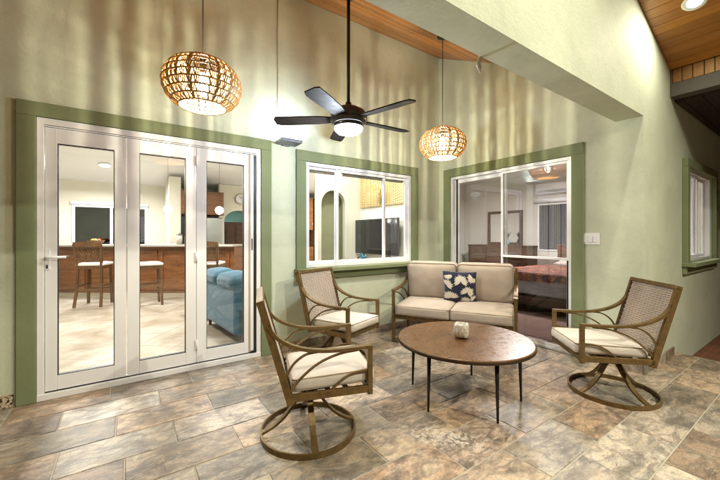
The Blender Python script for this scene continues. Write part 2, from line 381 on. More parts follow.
# patio base and real tiles with grout gaps
g = MB(); g.box(-4.0, XE-.004, -4.2, D1, -.30, -.004)
struct(g.build('patio_slab', GROUT))
g = MB(); H_, L_ = .2875, .575; gap = .0035
k = -17
def tile(mb, x0, x1, y0, y1):
    mb.rnd(); b = .003
    v = [(x0,y0,-.02),(x1,y0,-.02),(x1,y1,-.02),(x0,y1,-.02),(x0,y0,-b),(x1,y0,-b),(x1,y1,-b),(x0,y1,-b),(x0+b,y0+b,0),(x1-b,y0+b,0),(x1-b,y1-b,0),(x0+b,y1-b,0)]
    mb.add(v, [(8,9,10,11)] + [(i, (i+1)%4, (i+1)%4+4, i+4) for i in range(4)] + [(i+4, (i+1)%4+4, (i+1)%4+8, i+8) for i in range(4)])
while True:
    y0 = .58 + H_*k
    if y0 > D1: break
    off = .395 - .0245*k + .2875*(k % 2)
    x = off - L_*12
    while x < XE:
        a, b_, c_, d_ = max(x+gap, -4.0), min(x+L_-gap, XE), y0+gap, min(y0+H_-gap, D1-.004)
        if b_-a > .02 and d_-c_ > .01 and d_ > -4.2: tile(g, a, b_, max(c_, -4.2), d_)
        x += L_
    k += 1
struct(g.build('patio_floor', SLATE))
# lower brick terrace on the right
bm_ = M('terracotta_brick', (.22,.08,.04), .7); bt = bm_.n('TexBrick'); bm_.l(bm_.coord((1,1,1)), bt.inputs['Vector']); bt.inputs['Scale'].default_value = 5
bt.inputs['Color1'].default_value = (.24,.085,.042,1); bt.inputs['Color2'].default_value = (.16,.055,.03,1); bt.inputs['Mortar'].default_value = (.10,.075,.055,1); bt.inputs['Mortar Size'].default_value = .02
bm_.col(bt.outputs['Color']); bm_.bump(bt.outputs['Fac'], .4, .004)
g = MB(); g.box(XE+.002, 14, -4.2, 1.05, -.30, -.165); struct(g.build('brick_terrace', bm_.m))
# indoor floors
it = M('indoor_tile', (.55,.50,.42), .22); _v = it.coord(); bt = it.n('TexBrick'); mp = it.n('Mapping'); mp.inputs['Rotation'].default_value = (0,0,R(38)); it.l(_v, mp.inputs[0]); it.l(mp.outputs[0], bt.inputs['Vector'])
bt.offset = 0; bt.inputs['Scale'].default_value = 1; bt.inputs['Brick Width'].default_value = .46; bt.inputs['Row Height'].default_value = .46; bt.inputs['Mortar Size'].default_value = .006
c_n = it.ramp(it.noise(_v, 1.6, 7, .6, .8), [(.3, (.27,.215,.15)), (.5, (.40,.35,.275)), (.7, (.52,.49,.43))])
it.l(c_n, bt.inputs['Color1']); it.l(c_n, bt.inputs['Color2']); bt.inputs['Mortar'].default_value = (.30,.26,.2,1); it.col(bt.outputs['Color'])
g = MB(); g.box(-4.0, 6.0, D1+.15, 10.4, -.3, 0); g.box(-.55, 1.12, D1+.004, D1+.15, -.3, -.0005); struct(g.build('great_room_floor', it.m))
g = MB(); g.box(D2+.155, 9.2, YH0+.115, D1+.14, -.3, -.004); g.box(D2+.004, D2+.155, 1.64, 3.245, -.3, -.004); g.box(4.06, 9.2, D1+.14, 7.2, -.3, -.004)
struct(g.build('bedroom_floor', wood('bedroom_plank', (.03,.018,.012), (.06,.034,.022), (.10,.06,.04), .4, (1,9,9), 0)))

# ---------------------------------------------------------------- walls
DX0, DX1, DZ = -.566, 1.136, 2.145        # folding door opening
WX0, WX1, WZ0, WZ1 = 1.645, 3.255, .885, 2.085
SY0, SY1, SZ = 1.64, 3.245, 2.085          # sliding door opening (along Y)
g = MB(); g.wall('y', -4.15, D2+.15, -.3, 4.05, D1, D1+.15, [(DX0, DX1, -.002, DZ), (WX0, WX1, WZ0, WZ1)])
tag(g.build('patio_wall', SAGE), 'tall sage stucco wall behind the folding doors and three-light window', 'wall')
g = MB(); g.box(D2, D2+.15, YH0+.11, YH1, -.3, 2.33); g.wall('x', YH1, D1, -.3, 4.05, D2, D2+.15, [(SY0, SY1, -.002, SZ)])
tag(g.build('patio_wall', SAGE), 'pale sage stucco wall around the sliding bedroom door', 'wall')
def zo(x): return 3.316 - .384*(x-3.684)
XR = .4
g = MB()
RWX0, RWX1, RWZ0, RWZ1 = 5.15, 6.46, .95, 2.02
g.wall('y', D2, 9.3, -.3, 2.33, YH0, YH0+.11, [(RWX0, RWX1, RWZ0, RWZ1)])
g.wall('y', -4.15, -3.7, -.3, 2.33, YH0, YH1)
g.prism([(-4.15,2.33),(9.3,2.33),(9.3,2.75),(4.75,2.75),(4.75,zo(4.75)+.03),(XR,zo(XR)+.03),(-4.15,zo(XR)+.03-.384*(4.15+XR))], 'y', YH0, YH1)
tag(g.build('header_wall', SAGE), 'cream-green gable wall with the wide opening over the seating area', 'wall')
g = MB(); g.wall('x', YH1, D1, -.3, 4.05, -4.15, -4.0); tag(g.build('side_wall', SAGE), 'sage end wall of the covered patio, out of frame on the left', 'wall')
# ceilings of boards
def ci(y): return 3.89 - .5*(D1-y)
g = MB(); y = YH1-.02; step = .085
nb = int((D1+.02-y)/step)+1
for i in range(nb):
    ya, yb = y+i*step, y+(i+1)*step-.004; x = -4.1 - random.random()*2
    while x < 3.9:
        x1 = x+2.4+random.random()*1.6; g.rnd(); dz = random.uniform(-.001, .001)
        a, b_ = max(x, -4.1), min(x1-.002, 3.9)
        if b_ > a:
            v = [(a,ya,ci(ya)+dz),(b_,ya,ci(ya)+dz),(b_,yb,ci(yb)+dz),(a,yb,ci(yb)+dz)]
            v += [(p[0],p[1],p[2]+.02) for p in v]
            g.add(v, [(0,1,2,3),(4,5,6,7),(0,1,5,4),(1,2,6,5),(2,3,7,6),(3,0,4,7)])
        x = x1
# backing deck above the boards
g.cur = (0,0,0); g.prism([(YH1-.03, ci(YH1-.03)+.022), (D1+.03, ci(D1+.03)+.022), (D1+.03, ci(D1+.03)+.08), (YH1-.03, ci(YH1-.03)+.08)], 'x', -4.1, 3.9)
struct(g.build('seating_ceiling', CEILW))
g = MB(); step = .105; cs = math.cos(math.atan(.384))
for side in (0, 1):
    n_ = int((4.615-XR)/(step*cs))+1
    for i in range(n_):
        xa, xb = XR+i*step*cs, XR+(i+1)*step*cs-.004
        if side == 0 and xa > 4.615: continue
        za, zb = zo(xa), zo(xb)
        if side == 0 and xb > 4.615: xb = 4.615; zb = zo(xb)
        if side: xa, xb = 2*XR-xa, 2*XR-xb
        yy = -4.2-random.random()*2
        while yy < YH0:
            y1 = yy+2+random.random()*1.6; g.rnd(); a, b_ = max(yy, -4.2), min(y1-.002, YH0-.003); dz = random.uniform(-.001, .001)
            if b_ > a:
                v = [(xa,a,za+dz),(xb,a,zb+dz),(xb,b_,zb+dz),(xa,b_,za+dz)]; v += [(p[0],p[1],p[2]+.02) for p in v]
                g.add(v, [(0,1,2,3),(4,5,6,7),(0,1,5,4),(1,2,6,5),(2,3,7,6),(3,0,4,7)])
            yy = y1
g.cur = (0,0,0)
g.prism([(XR,zo(XR)+.022),(4.615,zo(4.615)+.022),(4.615,zo(4.615)+.08),(XR,zo(XR)+.08)], 'y', -4.2, YH0-.004)
g.prism([(XR,zo(XR)+.022),(-3.85,zo(4.65)+.022),(-3.85,zo(4.65)+.08),(XR,zo(XR)+.08)], 'y', -4.2, YH0-.004)
struct(g.build('terrace_ceiling', CEILX))
# edge beam and frieze boards above it
t = thing('edge_beam', 'grey painted beam with short upright pine boards above it', 'beam', (4.615, 0, 2.68))
MBm = MB(); MBm.box(0, .14, -4.2, YH0-.004, 0, .137, .004); MBm.build('beam', BEAMM, t)
g = MB(); yy = -4.2
while yy < YH0-.01:
    y1 = min(yy+random.uniform(.062, .082), YH0-.005); g.rnd(); g.box(.004, .03, yy, y1-.004, .139, .275+random.uniform(0,.0), .002); yy = y1+.001
g.build('frieze_board', FRIEZE, t)
g = MB(); yy = -4.2
while yy < YH0-.01:
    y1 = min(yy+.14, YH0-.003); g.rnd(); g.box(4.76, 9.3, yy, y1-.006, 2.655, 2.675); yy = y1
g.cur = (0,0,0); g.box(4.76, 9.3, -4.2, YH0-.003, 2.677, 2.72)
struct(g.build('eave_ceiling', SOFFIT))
# outer gable posts far from the view hold the roof
for y in (-4.1,):
    for x in (4.68, -3.8):
        g = MB(); g.box(x-.07, x+.07, y-.07, y+.07, -.004, 2.678 if x > 0 else 3.0, .006)
        tag(g.build('roof_post', BEAMM), 'grey roof post under the end of the edge beam' if x > 0 else 'grey roof post on the left outer corner of the terrace', 'post', 'roof posts')

# baseboards
def baseboard(name, pts, label, mat=SLATE, h=.085, th=.012):
    g = MB()
    for (x0, y0), (x1, y1) in pts:
        L = math.hypot(x1-x0, y1-y0); n = max(1, int(L/.3)); dx, dy = (x1-x0)/L, (y1-y0)/L
        for i in range(n):
            a, b_ = i*L/n+.0015, (i+1)*L/n-.0015; g.rnd()
            P = [(x0+dx*a, y0+dy*a), (x0+dx*b_, y0+dy*b_)]
            nx, ny = -dy*th, dx*th
            g.prism([P[0], P[1], (P[1][0]+nx, P[1][1]+ny), (P[0][0]+nx, P[0][1]+ny)], 'z', 0, h)
    return tag(g.build(name, mat), label, 'baseboard')
baseboard('granite_baseboard', [((-.685, D1-.001), (-3.98, D1-.001))], 'speckled granite baseboard left of the folding doors', GRANITE, .09)
baseboard('tile_baseboard', [((D2-.02, D1-.001), (1.25, D1-.001))], 'brown slate baseboard under the three-light window')
baseboard('tile_baseboard', [((D2-.001, YH0+.002), (D2-.001, 1.525))], 'slate baseboard right of the sliding door')
baseboard('tile_baseboard', [((4.72, YH0-.001), (D2-.012, YH0-.001))], 'short slate baseboard behind the right-hand swivel chair')

# green casings
def casing(name, axis, face, u0, u1, z1, wdt, label, out=.028, z0=0, sill=None):
    t = thing(name, label, 'door casing' if not sill else 'window casing')
    P = (lambda u: u)
    def bx(a, b_, c_, d_, o=out):
        if axis == 'y': return dict(x0=a, x1=b_, y0=face-o, y1=face-.001, z0=c_, z1=d_)
        return dict(x0=face-o, x1=face-.001, y0=a, y1=b_, z0=c_, z1=d_)
    for a, b_, c_, d_, nm in ((u0-wdt, u0, z0, z1, 'side_board'), (u1, u1+wdt, z0, z1, 'side_board'), (u0-wdt, u1+wdt, z1, z1+wdt, 'head_board')):
        g = MB(); g.box(**bx(a, b_, c_, d_), bev=.004); g.build(nm, TRIMG, t)
    if sill:
        zs = sill
        g = MB(); g.box(**bx(u0-wdt-.02, u1+wdt+.02, zs-.045, zs, .115), bev=.006); g.build('sill', TRIMG, t)
        g = MB(); g.box(**bx(u0-wdt, u1+wdt, zs-.13, zs-.047, .04), bev=.004); g.build('apron', TRIMG, t)
    return t
casing('door_casing', 'y', D1, DX0, DX1, DZ, .108, 'green painted surround of the white folding glass doors')
casing('window_casing', 'y', D1, WX0, WX1, WZ1, .118, 'green window surround with deep sill, left of the sliding door', z0=.84, sill=.885-.0)
casing('door_casing', 'x', D2, SY0, SY1, SZ, .115, 'green painted surround of the sliding bedroom door')
casing('window_casing', 'y', YH0, RWX0, RWX1, RWZ1, .09, 'green window surround with ledge on the far right wall', out=.05, z0=.90, sill=.95)

# ---------------------------------------------------------------- folding door
fd = thing('folding_door', 'white three-panel folding glass door to the kitchen', 'folding door', (0, D1, 0))
g = MB(); e = .002
g.box(DX0+e, DX0+.045, -.012, .09, .012, DZ-.05, .003); g.box(DX0+e, DX1-e, -.012, .09, DZ-.052, DZ-e, .003)
g.box(DX1-.045, DX1-e, -.012, .09, .012, DZ-.05, .003); g.box(DX0+e, DX1-e, -.02, .1, 0.0, .048, .003)
g.box(DX0+.046, DX1-.046, -.018, -.008, DZ-.066, DZ-.058)
g.build('frame', WHITE, fd)
g = MB(); g.box(DX1-.068, DX1-.048, .0, .03, .06, DZ-.075); g.box(DX1-.105, DX1-.05, -.012, .0, .05, .075); g.build('side_track', BLACK, fd)
g = MB(); g.box(DX0+.046, DX1-.046, .004, .03, .05, .058); g.box(DX0+.046, DX1-.046, .0, .03, DZ-.06, DZ-.053); g.build('rail_gap', BLACK, fd)
px = [(-.518, -.010), (-.006, .526), (.530, 1.066)]
gl = [(-.448, -.092), (.083, .440), (.616, .966)]
for i in range(3):
    a, b_ = px[i]; c_, d_ = gl[i]; y0, y1 = -.004, .042; zb, zt = .060, DZ-.068; gb, gt = .170, 1.962
    g = MB()
    if i == 2:
        g.box(a, c_, y0, y1, zb, zt, .003); g.box(d_, d_+.045, y0, y1, zb, zt, .003); b2 = d_+.045
        g.box(c_, d_, y0, y1, zb, gb, .003); g.box(c_, d_, y0, y1, gt, zt, .003)
    else:
        b2 = b_; g.box(a, c_, y0, y1, zb, zt, .003); g.box(d_, b_, y0, y1, zb, zt, .003); g.box(c_, d_, y0, y1, zb, gb, .003); g.box(c_, d_, y0, y1, gt, zt, .003)
    p = g.build('panel', WHITE, fd)
    g = MB(); s_ = .005
    for q in ((c_, c_+s_, gb, gt), (d_-s_, d_, gb, gt), (c_+s_, d_-s_, gb, gb+s_), (c_+s_, d_-s_, gt-s_, gt)): g.box(q[0], q[1], y0+.004, y1-.006, q[2], q[3])
    g.build('gasket', BLACK, p)
    g = MB(); g.box(c_+s_, d_-s_, .016, .022, gb+s_, gt-s_); g.build('glass', GLASS, p)
    if i == 0:
        g = MB(); g.box(-.520, -.488, -.012, -.004, .99, 1.15, .003); g.tube([(-.505,-.012,1.085), (-.505,-.05,1.085), (-.50,-.055,1.085), (-.39,-.055,1.085)], .009, 8); g.lathe([(0,0),(.012,0),(.012,.001)], (-.505,-.013,1.02))
        g.build('handle', WHITE, p)
        g = MB(); g.box(-.510, -.500, -.0145, -.0125, 1.00, 1.028); g.build('keyhole', BLACK, p)
    if i == 2:
        g = MB(); g.box(1.030, 1.062, y0, .03, zb, zt, .002); g.build('closing_strip', WHITE, fd)
        g = MB(); g.box(1.012, 1.028, y0+.004, .03, zb, zt, .0); g.build('tan_strip', TAN_STRIP, fd)
        g = MB(); g.box(1.042, 1.052, y0-.005, y0, 1.10, 1.22, .002); g.build('latch', BLACK, p)
for z in (.23, 1.05, 1.95):
    g = MB(); g.box(.515, .541, -.018, -.004, z-.045, z+.045, .003); g.tube([(.528,-.018,z-.045), (.528,-.018,z+.045)], .007, 8); g.build('hinge', WHITE, fd)

# ---------------------------------------------------------------- three-light window
wn = thing('sliding_window', 'white three-light window beside the folding doors', 'window', (0, D1, 0))
g = MB(); fw_ = .038
def ring(mb, a, b_, c_, d_, y0, y1, wd, wb=None):
    wb = wb or wd
    mb.box(a, a+wd, y0, y1, c_, d_, .003); mb.box(b_-wd, b_, y0, y1, c_, d_, .003); mb.box(a+wd, b_-wd, y0, y1, c_, c_+wb, .003); mb.box(a+wd, b_-wd, y0, y1, d_-wd, d_, .003)
ring(g, WX0+e, WX1-e, WZ0+e, WZ1-e, .0, .085, fw_); g.build('frame', WHITE, wn)
for a, b_, yy in ((WX0+.04, 2.085, .045), (2.062, 2.815, .020), (2.790, WX1-.04, .045)):
    g = MB(); ring(g, a, b_, WZ0+.042, WZ1-.042, yy, yy+.022, .030); s_ = g.build('sash', WHITE, wn)
    g = MB(); g.box(a+.03, b_-.03, yy+.009, yy+.013, WZ0+.072, WZ1-.072); g.build('glass', GLASS, s_)
g = MB(); g.box(WX0+.05, WX1-.05, .10, .15, WZ1-.09, WZ1-.04, .01); g.build('blind_cassette', plain('grey_blind', (.25,.23,.21), .7), wn)
# ---------------------------------------------------------------- sliding door
sd = thing('sliding_door', 'white sliding glass door behind the loveseat, open to the bedroom', 'sliding door', (D2, 0, 0))
def ringx(mb, a, b_, c_, d_, x0, x1, wd, wb=None):
    wb = wb or wd
    mb.box(x0, x1, a, a+wd, c_, d_, .003); mb.box(x0, x1, b_-wd, b_, c_, d_, .003); mb.box(x0, x1, a+wd, b_-wd, c_, c_+wb, .003); mb.box(x0, x1, a+wd, b_-wd, d_-wd, d_, .003)
g = MB(); ringx(g, SY0+e, SY1-e, .0, SZ-e, .0, .10, .035, .03); g.build('frame', WHITE, sd)
g = MB(); ringx(g, 2.42, SY1-.037, .032, SZ-.037, .055, .085, .052); s_ = g.build('door_panel', WHITE, sd)
g = MB(); g.box(.068, .072, 2.472, SY1-.089, .084, SZ-.089); g.build('glass', GLASS, s_)
GREYM = plain('grey_aluminium', (.42,.40,.39), .4, .4)
g = MB(); ringx(g, SY0+.037, 2.47, .032, SZ-.037, .02, .045, .028); g.box(.012, .048, SY0+.04, 2.46, .985, 1.012, .003)
s_ = g.build('screen_panel', [WHITE], sd)
g = MB(); g.box(.030, .034, SY0+.066, 2.44, 1.013, SZ-.066); g.build('upper_glass', GLASS_T, s_)
g = MB(); g.box(.030, .034, SY0+.066, 2.44, .061, .984); g.build('lower_glass', GLASS_D, s_)
g = MB(); g.box(.018, .048, SY0+.037, SY0+.062, .034, .984); g.build('dark_stile', BLACK, sd)
g = MB(); g.box(-.02, .13, SY0+.004, SY1-.004, -.004, .014, .002); g.build('threshold', GREYM, sd)
g = MB(); g.box(.046, .052, SY1-.085, SY1-.06, .04, SZ-.04); g.build('seal', BLACK, sd)
# right window
rw = thing('casement_window', 'white two-light window on the far right wall', 'window', (0, YH0, 0))
g = MB(); ring(g, RWX0+e, RWX1-e, RWZ0+e, RWZ1-e, .01, .09, .03); g.build('frame', WHITE, rw)
GLASS_R = glass('side_glass', (.98,.98,.98), .35)
for a, b_, yy in ((RWX0+.032, 5.95, .035), (5.92, RWX1-.032, .065)):
    g = MB(); ring(g, a, b_, RWZ0+.034, RWZ1-.034, yy, yy+.02, .03); s_ = g.build('sash', WHITE, rw)
    g = MB(); g.box(a+.03, b_-.03, yy+.008, yy+.012, RWZ0+.064, RWZ1-.064); g.build('glass', GLASS_R, s_)

# switch plate
sw = thing('light_switch', 'white three-gang light switch plate on the pale green wall', 'light switch', (D2, 1.47, 1.218))
g = MB(); g.box(-.008, -.001, -.082, .082, -.058, .058, .003); g.build('plate', WHITE, sw)
for i in range(3):
    g = MB(); g.box(-.014, -.008, -.062+i*.044, -.030+i*.044, -.034, .034, .003); g.build('rocker', WHITE, sw)
for z in (-.022, .022): g = MB(); g.box(-.0095, -.008, .068, .073, z-.0025, z+.0025); g.build('screw', STEEL, sw)
# thin brown tube drawing a vertical line down the wall
g = MB(); g.tube([(1.32, D1-.004, 3.86), (1.315, D1-.004, 3.4), (1.32, D1-.004, 2.9), (1.318, D1-.004, 2.45)], .005, 6)
tag(g.build('wall_line', plain('brown_line', (.42,.33,.24), .7)), 'thin brown line running down the wall above the flood light', 'cable')
# ---------------------------------------------------------------- flood light
fl = thing('flood_light', 'flat grey up-light glowing on the wall between door and window', 'flood light', (1.405, D1, 2.235))
g = MB(); g.box(-.115, .115, -.20, -.02, -.012, .022, .006); g.box(-.04, .04, -.03, -.001, -.02, .02, .003); g.build('housing', plain('grey_housing', (.16,.17,.19), .45, .5), fl)
g = MB(); g.box(-.10, .10, -.185, -.035, .0225, .026); g.build('lens', FLOODL, fl)
lf = lamp('flood_lamp', 'AREA', (0, -.11, .035), P_FLOOD, COOL, .16, (-.35, .25, 1), fl)

# ---------------------------------------------------------------- recessed downlights
def downlight(x, y, label, k=1):
    z = zo(x); tilt = math.atan(.384)
    t = thing('recessed_light', label, 'ceiling light', (x, y, z), 0, 'recessed lights in the terrace ceiling')
    t.rotation_euler = (0, tilt if x > XR else -tilt, 0)
    g = MB(); g.lathe([(.052,-.001),(.078,-.004),(.082,-.001),(.082,.0)], (0,0,-.002)); g.build('trim_ring', WHITE, t)
    g = MB(); g.lathe([(.052,-.001),(.03,-.002),(0,-.002)], (0,0,-.002)); g.build('lens', DOWNL, t)
    lamp('downlight_lamp', 'AREA', (0,0,-.012), P_DOWN*k, DOWN, .09, (0,0,-1), t)
    return t
downlight(3.935, .74, 'glowing recessed light in the sloping wood ceiling, upper right corner', .6)
for x, y, k_, l_ in ((2.15, .74, 2.0, 'recessed light above the header wall, nearest the ridge'), (3.3, -2.1, 8.5, 'recessed light behind the camera, nearer the beam'), (1.6, -2.5, 8.5, 'recessed light behind the camera, nearer the ridge')): downlight(x, y, l_, k_)

# ---------------------------------------------------------------- woven pendants
def pendant(loc, zc, label, rz):
    x, y = loc; zt = ci(y)
    t = thing('woven_pendant', label, 'pendant lamp', (x, y, zc), rz, 'woven globe pendant lamps')
    A, B = .243, .170
    g = MB(); g.tube([(0,0,.17), (0,0,zt-zc-.02)], .0035, 6); g.build('cord', BLACKM, t)
    g = MB(); g.lathe([(0,0),(.055,0),(.055,-.022),(.01,-.03),(0,-.03)], (0,0,zt-zc), 20); g.build('canopy', BLACKM, t)
    zs = [-.143, -.114, -.076, -.036, .006, .048, .088, .124, .151]
    def rad(z): return A*math.sqrt(max(0, 1-(z/B)**2))**.82
    g = MB()
    for z in zs: 
        r = rad(z); r_ = .0056
        g.tube([(r*math.cos(a), r*math.sin(a), z+random.uniform(-.001,.001)) for a in [2*PI*k/48 for k in range(48)]], r_, 6, closed=True)
    N = 38; ang = [0]
    while len(ang) < N: ang.append(ang[-1] + random.uniform(.75, 1.25))
    ang = [a*2*PI/(ang[-1]+1) for a in ang] + [2*PI]
    wid = [random.choice((.0045, .006, .008, .0105)) for _ in range(2*N)]
    for i in range(len(zs)-1):
        z0, z1 = zs[i], zs[i+1]; r0, r1 = rad(z0), rad(z1); zm = (z0+z1)/2; rm = rad(zm); sc_ = .45+.55*(r0+r1)/2/A
        for k in range(N):
            a0, a2 = ang[k]+random.uniform(-.012,.012), ang[k+1]; pt_ = a2-a0; a1 = a0
            for h, (p, q, u0, u1) in enumerate(((a0, a0+pt_*.24, z0, z1), (a0+pt_*.50, a0+pt_*.76, z1, z0), (a0+pt_*.80, a0+pt_*.92, z0, z1))):
                am = (p+q)/2; ra, rb = rad(u0), rad(u1)
                g.tube([(ra*math.cos(p), ra*math.sin(p), u0), (rm*math.cos(am)*1.004, rm*math.sin(am)*1.004, zm), (rb*math.cos(q), rb*math.sin(q), u1)], 0, cap=False, rect=(wid[(2*k+h) % len(wid)]*sc_, .004), up=(math.cos(am), math.sin(am), 0))
    g.build('woven_shade', RATTAN, t)
    g = MB(); g.tube([(rad(.151)*c, rad(.151)*s__, .151) for c, s__ in ((-1,0),(1,0))], .003, 4); g.tube([(0,-rad(.151),.151), (0,rad(.151),.151)], .003, 4)
    g.lathe([(0,.175),(.02,.175),(.022,.085),(.018,.078),(0,.078)], seg=16); g.build('socket', BLACKM, t)
    g = MB(); g.lathe([(.016,.075),(.03,.04),(.036,.0),(.033,-.04),(.022,-.064),(0,-.072)], seg=20); g.build('bulb', BULB, t)
    g = MB(); g.lathe([(0,-.052),(.004,-.054),(.004,-.060),(0,-.062)], seg=10); g.build('filament', FILAMENT, t)
    for z in (-.017, 0, .017): lamp('pendant_lamp', 'POINT', (0, 0, z), P_PEND/3, WARM, .008, None, t)
    return t
pendant((.413, 2.448), 2.252, 'larger-looking woven globe lamp hanging before the folding doors', .3)
pendant((2.753, 2.45), 2.222, 'woven globe lamp hanging by the corner right of the fan', 1.7)

# ---------------------------------------------------------------- ceiling fan
fx, fy = 1.564, 2.444
fan = thing('ceiling_fan', 'dark five-blade ceiling fan with a glowing round light', 'ceiling fan', (fx, fy, 2.26))
zt = ci(fy)-2.26
g = MB(); g.lathe([(0,zt+.03),(.072,zt+.03),(.072,zt-.03),(.05,zt-.075),(.016,zt-.09),(0,zt-.09)], seg=28); g.build('canopy', BLACKM, fan)
g = MB(); g.tube([(0,0,.09), (0,0,zt-.08)], .0145, 12); g.build('downrod', BLACKM, fan)
g = MB(); g.lathe([(0,.135),(.024,.135),(.03,.10),(.09,.085),(.142,.055),(.160,.02),(.160,-.025),(.142,-.045),(.12,-.052),(0,-.052)], seg=40); g.build('motor_housing', BLACKM, fan)
g = MB(); g.lathe([(.128,-.052),(.132,-.075),(.124,-.082)], seg=36); g.build('light_rim', BLACKM, fan)
g = MB(); g.lathe([(.124,-.080),(.118,-.105),(.095,-.128),(.05,-.140),(0,-.143)], seg=32); g.build('light_lens', FANL, fan)
for k in range(5):
    a = 1.845 + PI + k*2*PI/5
    g = MB(); M4 = RZ(a) @ T((0,0,-.01)) @ RX(R(11))
    outline = [(.15,-.045),(.25,-.060),(.45,-.066),(.60,-.066),(.642,-.052),(.646,.03),(.625,.062),(.45,.064),(.25,.058),(.15,.045)]
    top = [(x,y,.005) for x, y in outline]; bot = [(x,y,-.005) for x, y in outline]; n = len(outline)
    g.add(top+bot, [tuple(range(n)), tuple(range(2*n-1, n-1, -1))] + [(i, (i+1)%n, (i+1)%n+n, i+n) for i in range(n)], M4)
    b_ = g.build('blade', FANM, fan)
    g = MB(); g.box(.10, .24, -.022, .022, .006, .013, .003, M4); g.build('blade_bracket', BLACKM, b_)
lamp('fan_lamp', 'POINT', (0,0,-.20), P_FAN, COOL, .05, None, fan)

# hanging charm on the header edge
hc = thing('hanging_charm', 'small twisted pale charm hanging from the header edge', 'hanging ornament', (1.755, YH1+.012, 2.42))
g = MB(); g.tube([(0,0,.0), (0,0,.30)], .0015, 5); g.build('string', TAN_STRIP, hc)
g = MB(); pr = []
g.tube([(.006*math.cos(k*1.1), .006*math.sin(k*1.1), .0-k*.0165) for k in range(12)], [.003,.009,.011,.010,.013,.011,.014,.012,.014,.013,.011,.004], 7)
g.build('twist', plain('dried_pod', (.50,.42,.36), .8, 0, .5), hc)

